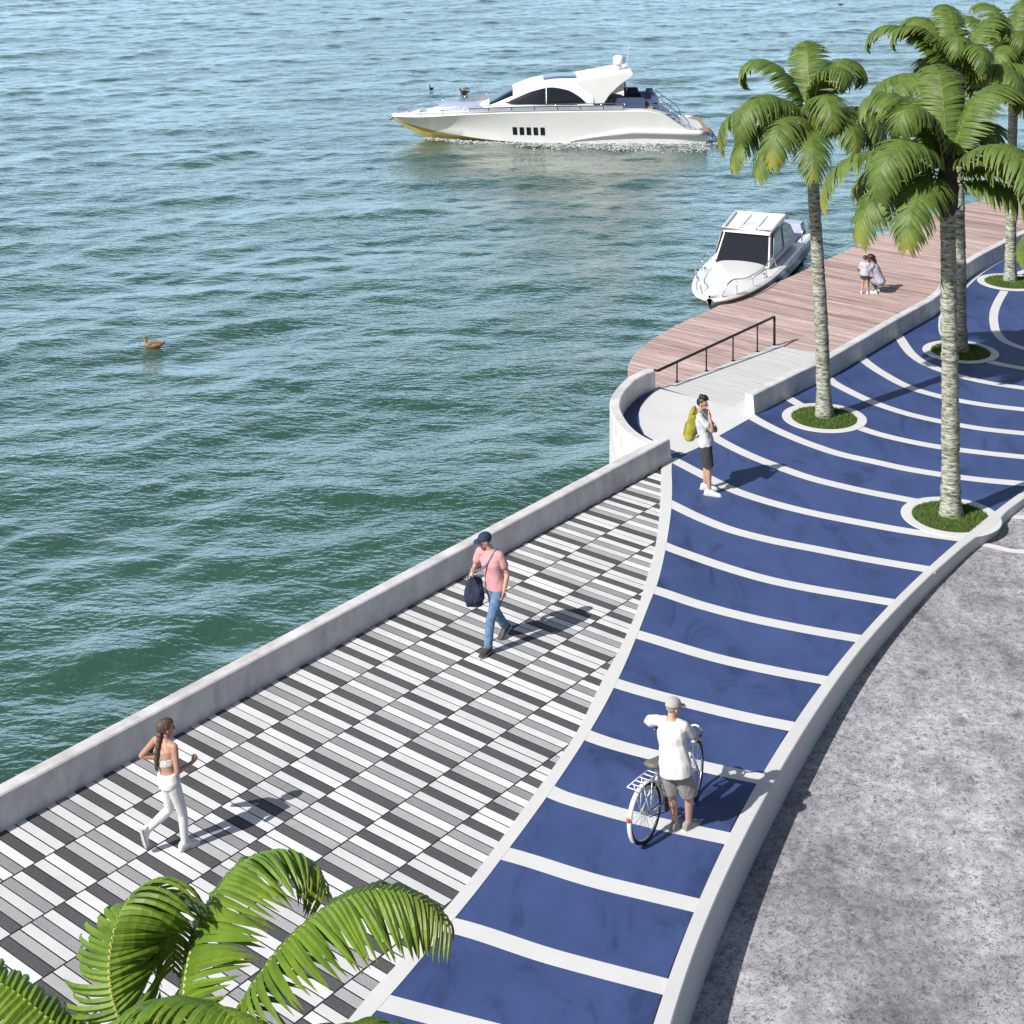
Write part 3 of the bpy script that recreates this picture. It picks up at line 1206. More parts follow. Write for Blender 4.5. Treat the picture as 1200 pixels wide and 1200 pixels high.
def build_trunk(parent, H, r0, r1, lean, seed, flare=1.45, mat=None):
    r = random.Random(seed)
    ns, nr = 22, int(H / 0.032)
    vs, fs = [], []
    ph = [r.uniform(0, 6.28) for _ in range(6)]
    ringj = 0
    for i in range(nr + 1):
        z = H * i / nr
        t = i / nr
        rad = r0 + (r1 - r0) * t
        rad *= 1 + (flare - 1) * math.exp(-z / 0.34)
        if i % 4 == 0:
            ringj = r.uniform(-0.05, 0.06)
        saw = 0.045 * (1 - (i % 4) / 3.0) + ringj
        for k in range(ns):
            a = 2 * math.pi * k / ns
            lobes = 0.07 * math.exp(-z / 0.3) * math.sin(5 * a + ph[0]) + 0.025 * math.sin(3 * a + 2.0 * z + ph[1])
            rr = rad * (1 + saw + lobes + r.uniform(-0.035, 0.035))
            c = lean(t)
            vs.append((c[0] + rr * math.cos(a), c[1] + rr * math.sin(a), z - 0.03 + r.uniform(-0.008, 0.008)))
    for i in range(nr):
        for k in range(ns):
            k2 = (k + 1) % ns
            fs.append((i * ns + k, i * ns + k2, (i + 1) * ns + k2, (i + 1) * ns + k))
    return mesh_obj('trunk', vs, fs, mat or M_bark, parent, True)


def palm(loc, H, fronds, label, lean_xy=(0, 0), r0=0.150, r1=0.115, seed=1, leafmat=None, pairs=44, width=0.62, stub=True, group='palm trees along the promenade', hub_h=0.55):
    root = empty('palm_tree', loc, 0, label, 'palm tree', group)
    lean = lambda t: (lean_xy[0] * t ** 1.4, lean_xy[1] * t ** 1.4)
    build_trunk(root, H, r0, r1, lean, seed)
    top = Vector((lean_xy[0], lean_xy[1], H))
    # fibrous head below the leaves
    r = random.Random(seed + 5)
    m = MB()
    ns = 14
    rings = []
    for i in range(11):
        t = i / 10
        z = -0.55 + t * (0.62 + hub_h)
        rad = r1 * (1.0 + 0.55 * math.sin(math.pi * min(1, t * 1.1)) - 0.55 * max(0, t - 0.6))
        rings.append([top + Vector((rad * (1 + r.uniform(-.14, .14)) * math.cos(6.283 * k / ns), rad * (1 + r.uniform(-.14, .14)) * math.sin(6.283 * k / ns), z)) for k in range(ns)])
    m.loft(rings)
    if stub:
        for k in range(7):
            a = r.uniform(0, 6.28)
            b = top + Vector((math.cos(a) * r1, math.sin(a) * r1, r.uniform(-0.45, 0.0)))
            e = b + Vector((math.cos(a) * r.uniform(.12, .26), math.sin(a) * r.uniform(.12, .26), r.uniform(0.05, 0.2)))
            mid = (b + e) / 2 + Vector((0, 0, -0.04))
            m.tube([b, mid, e], [0.03, 0.022, 0.008], 6)
    m.build('crown_shaft', M_fibre, root, True)
    for i, f in enumerate(fronds):
        az, el, bend, L = f[:4]
        wd = f[4] if len(f) > 4 else width
        tw = f[5] if len(f) > 5 else 0
        dz = hub_h * (0.30 + 0.70 * max(0, min(1, el / 75.0)))
        pts, tan, side = frond_spine(az, el, bend * 1.08, L, 26, 2.3 if el > 55 else 1.6, tw)
        off = top + Vector((math.cos(R(az)) * r1 * 0.7, math.sin(R(az)) * r1 * 0.7, dz - 0.1))
        pts = [p + off for p in pts]
        build_frond(root, pts, tan, side, leafmat or M_leaf, pairs, wd, 1.0, 4, 0.015, r.uniform(-14, 14), 0.07, seed * 100 + i, 0.52, (0.80 if el > 36 else 0.97) * r.uniform(0.92, 1.03))
    return root


def planting_circle(c, label, clip=None, seed=3):
    root = empty('planting_circle', (c.x, c.y, 0), 0, label, 'planting circle', 'planting circles round the palms')
    N = 72
    vs, fs = [], []
    prof = [(0.90, 0.0055), (0.90, 0.014), (0.888, 0.018), (0.712, 0.018), (0.70, 0.012), (0.70, -0.02)]
    for i in range(N):
        a = 2 * math.pi * i / N
        for rr, z in prof:
            vs.append((rr * math.cos(a), rr * math.sin(a), z))
    k = len(prof)
    for i in range(N):
        j = (i + 1) % N
        for q in range(k - 1):
            fs.append((i * k + q, j * k + q, j * k + q + 1, i * k + q + 1))
    mesh_obj('ring', vs, fs, M_white, root)
    r = random.Random(seed)
    # turf: soil dome and blades
    poly = [(0.705 * math.cos(2 * math.pi * i / N), 0.705 * math.sin(2 * math.pi * i / N)) for i in range(N)]
    if clip:
        poly = clip_half(poly, clip[0], clip[1])
    m = MB()
    vs = [Vector((0, 0, 0.05))]
    for q in (0.33, 0.66, 0.9, 1.0):
        for p in poly:
            vs.append(Vector((p[0] * q, p[1] * q, 0.05 * (1 - q ** 3) + 0.004)))
    n = len(poly)
    fs = [(0, 1 + i, 1 + (i + 1) % n) for i in range(n)]
    for lv in range(3):
        for i in range(n):
            j = (i + 1) % n
            fs.append((1 + lv * n + i, 1 + (lv + 1) * n + i, 1 + (lv + 1) * n + j, 1 + lv * n + j))
    m.add(vs, fs, 0)
    bv, bf = [], []
    cnt = 0
    while cnt < 3600:
        a, q = r.uniform(0, 6.283), math.sqrt(r.random()) * 0.70
        x, y = q * math.cos(a), q * math.sin(a)
        if clip and clip[0][0] * x + clip[0][1] * y > clip[1] - 0.01:
            continue
        cnt += 1
        z = 0.05 * (1 - (q / 0.7) ** 3)
        h = r.uniform(0.025, 0.06)
        b = r.uniform(0, 6.283)
        lx, ly = r.uniform(-0.03, 0.03), r.uniform(-0.03, 0.03)
        wv = (0.006 * math.cos(b), 0.006 * math.sin(b))
        i0 = len(bv)
        bv += [(x - wv[0], y - wv[1], z), (x + wv[0], y + wv[1], z), (x + lx * 0.5 + wv[0] * .7, y + ly * .5 + wv[1] * .7, z + h * 0.6), (x + lx, y + ly, z + h)]
        bf += [(i0, i0 + 1, i0 + 2), (i0, i0 + 2, i0 + 3)]
    m.add(bv, bf, 1)
    g = m.build('grass', [M_soil, M_grass], root)
    tag(g, None, None, None, 'stuff')
    return root


# ---- the palms, seen from the camera: az 0 = right, 90 = away, 270 = towards the viewer
P1, P2, P3, P4 = at(966, 490), at(1114.5, 606), at(1184, 331), at(1125.7, 412.5)
planting_circle(P1, 'white ringed circle of grass beside the end of the low wall', seed=1)
ka, kb_ = at(1159.6, 605.3), at(1141.3, 621.3)
kd = (kb_ - ka).normalized()
kn_ = Vector((kd.y, -kd.x, 0))
if kn_.dot(ka - P2) < 0:
    kn_ = -kn_
planting_circle(P2, 'white ringed circle of grass cut off by the white kerb', ((kn_.x, kn_.y), kn_.dot(ka - P2)), seed=2)
planting_circle(P3, 'farthest white ringed circle of grass, close to the curving wall', seed=3)
planting_circle(P4, 'white ringed circle of grass just behind the trunk of the kerbside palm', seed=4)

F1 = [(178, 30, 132, 2.75), (192, 10, 95, 2.3), (158, 66, 190, 2.6), (85, 80, 130, 2.3), (28, 66, 185, 2.5), (300, 74, 170, 2.1), (4, 26, 122, 2.7),
      (-22, 12, 100, 2.3), (210, 42, 140, 2.7), (236, 24, 116, 2.5), (262, 10, 88, 2.3), (294, 34, 130, 2.3), (325, 34, 135, 2.4), (60, 22, 100, 2.1), (115, 28, 110, 2.2), (277, 52, 148, 2.2), (222, 8, 92, 2.3)]
F2 = [(180, 33, 124, 2.95), (2, 30, 122, 2.9), (165, 72, 175, 2.6), (85, 80, 120, 2.6), (20, 74, 165, 2.7), (120, 62, 140, 2.4), (222, 48, 146, 2.9),
      (236, 16, 100, 2.5), (302, 48, 146, 2.8), (332, 26, 124, 2.7), (205, 14, 102, 2.5), (48, 50, 120, 2.5), (100, 34, 112, 2.4), (140, 20, 100, 2.2), (350, 6, 90, 2.3), (215, 76, 175, 2.2)]
F3 = [(150, 62, 140, 2.8), (178, 32, 122, 2.5), (115, 74, 120, 2.6), (60, 76, 110, 2.6), (20, 44, 122, 2.6), (350, 32, 122, 2.5), (240, 54, 145, 2.4), (280, 44, 138, 2.4),
      (315, 42, 132, 2.4), (205, 26, 112, 2.3), (225, 8, 92, 2.1), (90, 36, 112, 2.3), (262, 66, 160, 2.2)]
F4 = [(155, 58, 145, 2.9), (182, 28, 128, 2.8), (130, 72, 150, 2.5), (88, 80, 125, 2.5), (38, 66, 140, 2.7), (8, 32, 120, 2.8), (342, 42, 132, 2.6), (210, 32, 128, 2.6), (240, 42, 138, 2.4),
      (275, 58, 150, 2.4), (305, 46, 138, 2.4), (328, 14, 102, 2.3), (100, 38, 112, 2.4), (60, 26, 112, 2.4), (255, 72, 170, 2.2), (170, 72, 170, 2.4)]
sc = lambda F, k: [(a, e, b, L * k) for a, e, b, L in F]
palm(P1, 6.2, sc(F1, 0.95), 'tall palm tree standing alone beside the low wall, its leaves over the water', (-0.32, 0.0), seed=11)
palm(P2, 6.05, sc(F2, 1.0), 'tall palm tree nearest the kerb, its rough trunk in front of another', (-0.07, 0.0), 0.165, 0.130, seed=12, width=0.66)
palm(P4, 6.2, sc(F4, 1.06), 'palm tree half hidden behind the kerbside palm', (-0.05, 0.1), seed=14)
palm(P3, 5.75, sc(F3, 1.0), 'farthest palm tree, its crown in the top right corner', (0.1, 0.0), seed=13)

# palm outside the frame on the right: only leaf tips reach in
PR = at(1288, 480)
palm(PR, 3.7, [(178, 22, 112, 2.2), (120, 40, 120, 2.3), (60, 40, 120, 2.3), (5, 35, 120, 2.3), (300, 35, 125, 2.3), (240, 40, 130, 2.0), (90, 65, 120, 2.2), (210, 62, 150, 1.9)],
     'palm tree at the right edge with only a yellow leaf tip in view', (0, 0), seed=15)
planting_circle(PR, 'white ringed circle of grass outside the right edge of the view', seed=5)

# ---- foreground palm: leaves rise into the lower left corner
FG_Y = 10.2
hub = Vector(((228 - 600) / F_PX * FG_Y, FG_Y, CAM_H - (1252 - HOR) * FG_Y / F_PX))


def pix(px, py, depth):
    return Vector(((px - 600) / F_PX * depth, depth, CAM_H - (py - HOR) * depth / F_PX))


def fg_frond(root, ctrl, width, pairs, facing, seed, droop=0.8, roll=0.0, stem=0.05, tap=0.6, a0=10):
    pts = curve_pts([pix(*c) - root.location for c in ctrl], 8)
    pts = resample(pts, 34)
    tan, side = [], []
    for i in range(len(pts)):
        d = (pts[min(i + 1, 33)] - pts[max(i - 1, 0)]).normalized()
        tan.append(d)
        if i == 0:
            S0 = (pts[14] - pts[0]).normalized().cross(Vector(facing)).normalized()
        side.append((S0 - d * d.dot(S0)).normalized())
    build_frond(root, pts, tan, side, M_leaf_fg, pairs, width, droop, 7, 0.016, roll, stem, seed, tap, 1.0, 0.6, a0, 1.12, 0.62, False)


fg = empty('palm_tree', (hub.x, hub.y, 0), 0, 'nearest palm tree, its bright leaves rising into the lower left corner', 'palm tree', 'palm trees along the promenade')
build_trunk(fg, hub.z - 0.3, 0.17, 0.14, lambda t: (0, 0), 33)
_m = MB()
_m.tube([(0, 0, hub.z - 0.8), (0, 0, hub.z - 0.4), (0, 0, hub.z), (0, 0, hub.z + 0.1)], [0.15, 0.2, 0.13, 0.05], 14)
_m.build('crown_shaft', M_fibre, fg, True)
Yc = FG_Y
fg_frond(fg, [(222, 1250, Yc), (160, 1222, Yc - .05), (132, 1170, Yc - .05), (130, 1110, Yc + .05), (143, 1066, Yc + .18), (163, 1042, Yc + .32), (184, 1049, Yc + .42), (198, 1078, Yc + .46), (204, 1112, Yc + .44), (203, 1140, Yc + .40)], 0.48, 56, (0.12, -1, 0.30), 501, 1.28, 0.0, 0.05, 0.72, 2)
fg_frond(fg, [(232, 1250, Yc), (216, 1190, Yc + .1), (222, 1120, Yc + .3), (248, 1055, Yc + .5), (292, 1006, Yc + .65), (340, 998, Yc + .7), (372, 1022, Yc + .65), (384, 1050, Yc + .6)], 0.54, 52, (-0.85, -0.25, 0.55), 502, 1.0)
fg_frond(fg, [(236, 1252, Yc), (280, 1180, Yc - .1), (330, 1110, Yc - .05), (390, 1060, Yc + .05), (445, 1043, Yc + .1), (495, 1056, Yc + .1), (529, 1088, Yc + .05)], 0.50, 54, (-0.15, 0.10, 1.0), 503, 1.1)
fg_frond(fg, [(226, 1252, Yc), (186, 1205, Yc - .35), (196, 1180, Yc - .6), (240, 1176, Yc - .95), (285, 1210, Yc - 1.2), (310, 1270, Yc - 1.3)], 0.36, 46, (0.0, -0.1, 1.0), 504, 1.0)
fg_frond(fg, [(222, 1262, Yc), (150, 1252, Yc - .1), (70, 1204, Yc - .1), (10, 1158, Yc), (-60, 1128, Yc + .1), (-130, 1145, Yc + .1)], 0.36, 46, (0.1, -0.4, 0.9), 505, 1.2, 0.0, 0.05, 0.7, 4)
fg_frond(fg, [(232, 1254, Yc), (300, 1235, Yc - .3), (390, 1212, Yc - .5), (440, 1208, Yc - .6), (490, 1230, Yc - .7), (515, 1275, Yc - .75)], 0.34, 44, (0.0, -0.1, 1.0), 506, 1.0)
for k, (az, el, bend, L) in enumerate([(200, 20, 100, 1.9), (250, 40, 130, 1.8), (285, 45, 140, 1.8), (320, 20, 110, 1.8), (30, 5, 80, 1.8), (100, -5, 70, 1.7)]):
    pts, tan, side = frond_spine(az, el, bend, L)
    pts = [p + Vector((0, 0, hub.z - 0.35)) for p in pts]
    if k in (0, 1, 2, 3):
        pts = [p + Vector((0, 0, -0.35)) for p in pts]
    build_frond(fg, pts, tan, side, M_leaf_fg, 40, 0.45, 0.9, 4, 0.015, 0, 0.06, 520 + k)
M_gel = simple('white_gelcoat', (0.80, 0.80, 0.80), 0.22, 0, 0.5, 0.03, 1.5)
M_gel2 = simple('off_white_deck', (0.70, 0.71, 0.72), 0.5, 0, 0.4, 0.05, 3)
M_bottom = simple('ochre_hull_bottom', (0.42, 0.36, 0.10), 0.5, var=0.2, scale=2)
M_glass = simple('dark_window_glass', (0.010, 0.013, 0.018), 0.05, 0, 0.9, 0.0)
M_glass_blue = simple('blue_tinted_glass', (0.06, 0.10, 0.17), 0.08, 0, 0.9, 0.05)
M_steel = simple('polished_rail', (0.62, 0.63, 0.66), 0.22, 1.0)
M_cush = simple('navy_cushion', (0.055, 0.075, 0.16), 0.8, var=0.2)
M_pad = simple('pale_sunpad', (0.42, 0.46, 0.62), 0.8, var=0.1)
M_teak = simple('teak', (0.36, 0.21, 0.11), 0.6, var=0.25, scale=6)
M_greyband = simple('grey_side_deck', (0.26, 0.28, 0.32), 0.35, var=0.15, scale=2)
M_black = simple('black_rubber', (0.015, 0.015, 0.016), 0.6)
M_navy = simple('navy_hull_paint', (0.035, 0.040, 0.055), 0.3, var=0.1)


def lerp_tab(tab, x):
    """smooth table lookup"""
    n = len(tab)
    if x <= tab[0][0]:
        return tab[0][1]
    if x >= tab[-1][0]:
        return tab[-1][1]
    sl = [(tab[i + 1][1] - tab[i][1]) / (tab[i + 1][0] - tab[i][0]) for i in range(n - 1)]
    for i in range(n - 1):
        x0, y0 = tab[i]
        x1, y1 = tab[i + 1]
        if x <= x1:
            def tg(k):
                if k == 0:
                    return sl[0]
                if k == n - 1:
                    return sl[-1]
                a_, b_ = sl[k - 1], sl[k]
                return 0.0 if a_ * b_ <= 0 else 2 * a_ * b_ / (a_ + b_)
            h = x1 - x0
            t = (x - x0) / h
            t2, t3 = t * t, t * t * t
            return y0 * (2 * t3 - 3 * t2 + 1) + tg(i) * h * (t3 - 2 * t2 + t) + y1 * (3 * t2 - 2 * t3) + tg(i + 1) * h * (t3 - t2)
    return tab[-1][1]


def hull_mesh(L, N, bs, zs, bc, zc, zk, crown, flare=0.5, stem=None):
    """rings from bow (x = L) to stern (x = 0); tables are given against distance from the bow"""
    rows = []
    for i in range(N + 1):
        s = L * (i / N) ** 1.25
        b, z, c, zcc, k = (lerp_tab(t, s) for t in (bs, zs, bc, zc, zk))
        half = []
        half.append((0.0, k))
        half.append((c * 0.55, k + (zcc - k) * 0.62))
        half.append((c, zcc))
        for f in (0.25, 0.5, 0.75, 0.93):
            q = f ** (1 + flare * 0.7)
            half.append((c + (b - c) * q, zcc + (z - zcc) * f))
        half.append((b, z))
        half.append((max(0, b - 0.05), z + 0.035))
        half.append((max(0, b - 0.12), z + 0.02))
        half.append((b * 0.5, z + 0.02 + crown * 0.75))
        half.append((0.0, z + 0.02 + crown))
        sx = L - s
        row = [Vector((sx, y, zz)) for y, zz in half] + [Vector((sx, -y, zz)) for y, zz in reversed(half[1:-1])]
        rows.append((row, s))
    return rows


# ------------------------------------------------------------------ motor yacht
yc = at(640, 161.5, ZW)
yaw = R(180 + 1.0)
yacht = empty('motor_yacht', (yc.x, yc.y, ZW), yaw, 'long white motor yacht with dark windows and radar arch under way on the open water', 'yacht')
L = 14.4
X0 = -L / 2


def yx(s):
    return (L / 2 - s) * 0.958


BS = [(0, 0.02), (0.5, 0.42), (1.5, 1.05), (3, 1.58), (5, 1.95), (8, 2.12), (11, 2.12), (13.2, 2.0), (14.4, 1.85)]
ZS = [(0, 0.98), (1.5, 1.12), (3, 1.28), (5, 1.42), (8, 1.50), (11.5, 1.52), (12.4, 1.35), (13.1, 0.95), (13.7, 0.62), (14.4, 0.50)]
BC = [(0, 0.0), (1.2, 0.10), (2.2, 0.55), (4, 1.25), (6, 1.68), (9, 1.90), (13, 1.92), (14.4, 1.78)]
ZC = [(0, 0.90), (0.6, 0.72), (1.4, 0.52), (3, 0.32), (5, 0.16), (8, 0.06), (14.4, 0.02)]
ZK = [(0, 0.88), (0.6, 0.52), (1.2, 0.20), (1.9, -0.12), (3, -0.42), (6, -0.62), (14.4, -0.6)]
rows = hull_mesh(L, 60, BS, ZS, BC, ZC, ZK, 0.10)
m = MB()
n = len(rows[0][0])
m.add([Vector(((p.x + X0) * 0.958, p.y, p.z)) for r_, s_ in rows for p in r_], [], 0)
for i in range(len(rows) - 1):
    for k in range(n):
        k2 = (k + 1) % n
        low = k in (0, 1) or k in (n - 1, n - 2)
        dk = 9 <= k <= n - 11
        m.f.append([i * n + k, i * n + k2, (i + 1) * n + k2, (i + 1) * n + k])
        m.m.append(1 if low else (2 if dk else 0))
m.f.append([(len(rows) - 1) * n + k for k in range(n)])
m.m.append(0)
hull = auto_smooth(m.build('hull', [M_gel, M_bottom, M_gel2], yacht), 32)

# moulded lip sweeping along the quarter
for sgn in (1, -1):
    m = MB()
    c = []
    for i in range(24):
        s = 8.2 + 6.1 * i / 23
        t = i / 23
        z = 0.20 + 0.42 * min(1, t * 2.2) ** 0.8 - 0.18 * max(0, t - 0.5)
        f = (z - lerp_tab(ZC, s)) / (lerp_tab(ZS, s) - lerp_tab(ZC, s))
        y = lerp_tab(BC, s) + (lerp_tab(BS, s) - lerp_tab(BC, s)) * max(0, min(1, f)) ** 1.35
        c.append(Vector((yx(s), sgn * (y + 0.03), z)))
    m.tube(c, [0.02 + 0.11 * min(1, i / 10) for i in range(24)], 8)
    m.build('spray_rail', M_gel, hull, True)

# portholes: a row of five on each side
for sgn in (1, -1):
    for k in range(5):
        s = 5.62 + k * 0.315
        pts = []
        for (ds, z) in ((0.0, 0.45), (0.2, 0.45), (0.17, 0.80), (-0.03, 0.80)):
            f = (z - lerp_tab(ZC, s)) / (lerp_tab(ZS, s) - lerp_tab(ZC, s))
            y = lerp_tab(BC, s + ds) + (lerp_tab(BS, s + ds) - lerp_tab(BC, s + ds)) * f ** 1.35
            pts.append(Vector((yx(s + ds), sgn * (y + 0.012), z)))
        inn = [p - Vector((0, sgn * 0.06, 0)) for p in pts]
        m = MB().loft([inn, pts])
        m.build('porthole', M_glass, hull)

# superstructure
WT = [(4.1, 0.55), (4.6, 1.02), (5.5, 1.42), (7, 1.62), (9, 1.64), (10.7, 1.56)]
ZT = [(4.1, 1.50), (4.6, 1.72), (5.2, 2.06), (5.9, 2.40), (6.8, 2.68), (8, 2.81), (9.5, 2.80), (10.7, 2.72)]
ZB = 1.42


def cab(s, th, off=0.0):
    W, zt = lerp_tab(WT, s), lerp_tab(ZT, s)
    H = zt - ZB
    sg = 1 if th >= 0 else -1
    a = abs(th)
    y = W * math.sin(a) ** 0.55 if a > 1e-6 else 0.0
    z = ZB + H * max(0.0, math.cos(a)) ** 0.62
    p = Vector((yx(s), sg * y, z))
    if off:
        p += Vector((0, sg * off * math.sin(a), off * math.cos(a)))
    return p


rings = []
for i in range(34):
    s = 4.1 + 5.2 * i / 33
    rings.append([cab(s, -math.pi / 2 + math.pi * k / 36) for k in range(37)])
cabin = auto_smooth(MB().loft(rings).build('cabin', M_gel, yacht), 40)
# roof slab carried aft to the arch
rings = []
for i in range(8):
    s = 9.2 + 1.5 * i / 7
    top = [cab(s, -1.1 + 2.2 * k / 20, 0.0) for k in range(21)]
    low = [p - Vector((0, 0, 0.12)) for p in reversed(top)]
    rings.append(top + low)
auto_smooth(MB().loft(rings).build('roof', M_gel, yacht), 40)


def patch(name, mat, parent, lo, hi, s0, s1, ns=24, nk=8, off=0.014):
    vs, fs = [], []
    for i in range(ns + 1):
        s = s0 + (s1 - s0) * i / ns
        a, b = lo(s), hi(s)
        for k in range(nk + 1):
            vs.append(cab(s, a + (b - a) * k / nk, off))
    w_ = nk + 1
    for i in range(ns):
        for k in range(nk):
            fs.append((i * w_ + k, i * w_ + k + 1, (i + 1) * w_ + k + 1, (i + 1) * w_ + k))
    o = mesh_obj(name, vs, fs, mat, parent, True)
    return o


def th_of_z(s, z):
    zt = lerp_tab(ZT, s)
    q = max(0.0, min(1.0, (z - ZB) / (zt - ZB)))
    return math.acos(q ** (1 / 0.62))


WU = [(5.25, 1.79), (5.8, 2.02), (6.6, 2.32), (7.4, 2.46), (8.1, 2.36), (8.6, 2.12), (8.95, 1.84)]
WL = [(5.25, 1.78), (5.6, 1.74), (8.3, 1.74), (8.95, 1.82)]
for sgn in (1, -1):
    w_ = patch('side_window', M_glass, cabin, lambda s: sgn * th_of_z(s, lerp_tab(WU, s)), lambda s: sgn * th_of_z(s, lerp_tab(WL, s)), 5.25, 8.95)
    mm = MB()
    mm.tube([cab(7.15, sgn * th_of_z(7.15, z), 0.02) for z in (1.75, 2.0, 2.25, 2.5)], 0.03, 6)
    mm.build('window_pillar', M_gel, w_, True)
# raked windscreen
patch('windscreen', M_glass, cabin, lambda s: -0.95 + 0.10 * (s - 4.6), lambda s: 0.95 - 0.10 * (s - 4.6), 4.55, 5.62, 14, 20, 0.016)
patch('sunroof', M_glass_blue, cabin, lambda s: -0.26, lambda s: 0.26, 7.05, 8.55, 10, 8, 0.03)

# radar arch
for sgn in (1, -1):
    poly = [(8.5, 2.70), (9.05, 2.20), (9.35, 1.78), (9.75, 1.78), (10.05, 2.20), (10.5, 2.60), (11.05, 2.98), (11.1, 3.10), (10.3, 3.02), (9.5, 2.88)]
    a = [Vector((yx(s), sgn * 1.58, z)) for s, z in poly]
    b = [Vector((yx(s), sgn * 1.42, z)) for s, z in poly]
    auto_smooth(MB().loft([a, b]).build('arch_wing', M_gel, yacht), 30)
    tri = [(9.8, 1.62), (10.75, 1.62), (10.6, 2.15), (10.15, 2.22)]
    a = [Vector((yx(s), sgn * 1.50, z)) for s, z in tri]
    b = [Vector((yx(s), sgn * 1.46, z)) for s, z in tri]
    MB().loft([a, b]).build('wind_deflector', M_glass, yacht)
m = MB()
poly = [(10.25, 2.98), (11.1, 3.10), (11.05, 2.98), (10.3, 2.90)]
m.loft([[Vector((yx(s), y, z)) for s, z in poly] for y in (-1.56, -0.8, 0.8, 1.56)])
m.build('arch_bridge', M_gel, yacht)
m = MB()
m.tube([(yx(10.6), 0, 3.06), (yx(10.6), 0, 3.30)], 0.12, 12)
m.tube([(yx(10.6), 0, 3.28), (yx(10.6), 0, 3.34), (yx(10.6), 0, 3.60), (yx(10.6), 0, 3.68), (yx(10.6), 0, 3.70)], [0.22, 0.27, 0.26, 0.16, 0.02], 18)
rad = m.build('radar_dome', M_gel2, yacht, True)
MB().tube([(yx(11.0), -0.5, 3.05), (yx(11.15), -0.5, 4.2)], [0.014, 0.006], 5).build('antenna', M_gel, yacht)
for y in (-0.5, 0.5):
    m = MB()
    m.tube([(yx(10.9), y, 1.5), (yx(10.9), y, 2.3), (yx(10.75), y, 2.9)], 0.03, 6)
    m.build('arch_post', M_steel, yacht, True)
# foredeck sunpad, hatch, windlass
m = MB()
m.loft([[Vector((yx(s), y, z)) for y, z in ((-w, 1.36), (-w, 1.45), (-w * .8, 1.50), (w * .8, 1.50), (w, 1.45), (w, 1.36))] for s, w in ((2.2, 0.5), (2.5, 0.75), (3.4, 0.98), (4.3, 1.02))])
auto_smooth(m.build('sunpad', M_pad, yacht), 30)
m = MB()
m.box((yx(1.6), 0, 1.22), (0.5, 0.5, 0.06)).build('deck_hatch', M_glass_blue, yacht)
m = MB()
m.tube([(yx(0.85), 0, 1.10), (yx(0.85), 0, 1.26)], 0.09, 10)
m.build('windlass', M_steel, yacht)
MB().tube([(yx(0.1), 0, 1.0), (yx(-0.12), 0, 0.86)], 0.07, 8).build('anchor_roller', M_steel, yacht)
# grey walkway band beside the cabin
for sgn in (1, -1):
    vs, fs = [], []
    for i in range(26):
        s = 3.6 + 7.0 * i / 25
        b = lerp_tab(BS, s)
        z = lerp_tab(ZS, s)
        vs += [Vector((yx(s), sgn * (b - 0.13), z + 0.05)), Vector((yx(s), sgn * (b - 0.22), z + 0.24)), Vector((yx(s), sgn * (b - 0.26), z + 0.24)), Vector((yx(s), sgn * (b - 0.22), z + 0.02))]
    for i in range(25):
        for k in range(3):
            fs.append((i * 4 + k, i * 4 + k + 1, i * 4 + k + 5, i * 4 + k + 4))
    mesh_obj('bulwark', vs, fs, M_greyband, yacht, True)
    m = MB()
    c = [Vector((yx(s), sgn * (lerp_tab(BS, s) - 0.12), lerp_tab(ZS, s) + 0.34)) for s in [0.25 + 10.4 * i / 30 for i in range(31)]]
    m.tube(c, 0.016, 6)
    for i in range(0, 31, 3):
        p = c[i]
        m.tube([p, Vector((p.x - 0.12, p.y, p.z - 0.33))], 0.013, 5)
    m.build('guard_rail', M_steel, yacht, True)
# cockpit
m = MB()
m.box((yx(11.35), 0, 1.58), (1.3, 3.0, 0.14))
m.build('cockpit_sole', M_teak, yacht)
for (s, y, sx, sy) in ((11.0, 1.35, 1.3, 0.55), (11.0, -1.35, 1.3, 0.55), (11.95, 0, 0.6, 3.0)):
    m = MB()
    m.box((yx(s), y, 1.72), (sx, sy, 0.26), None, 0, 0.94)
    m.box((yx(s + (0.2 if sy > 1 else 0)), y * 1.12, 1.90), (sx * (0.5 if sy > 1 else 1), sy * (1 if sy > 1 else .4), 0.22), None, 0, 0.9)
    auto_smooth(m.build('sofa', M_cush, yacht), 30)
m = MB()
m.box((yx(14.0), 0, 0.57), (1.15, 3.5, 0.06))
m.build('swim_platform', M_teak, yacht)
m = MB()
for y in (1.72, -1.72):
    c = [(yx(12.35), y, 1.55), (yx(12.4), y, 1.86), (yx(12.9), y, 1.55), (yx(13.6), y, 1.02), (yx(13.75), y, 0.6)]
    m.tube(curve_pts(c, 5), 0.022, 6)
    for s, z0, z1 in ((12.8, 1.1, 1.6), (13.2, 0.9, 1.35)):
        m.tube([(yx(s), y, z0), (yx(s), y, z1)], 0.016, 5)
for k in range(5):
    m.box((yx(12.65 + k * 0.22), 1.45, 1.28 - k * 0.16), (0.24, 0.5, 0.05))
m.build('stern_rail', M_steel, yacht, True)

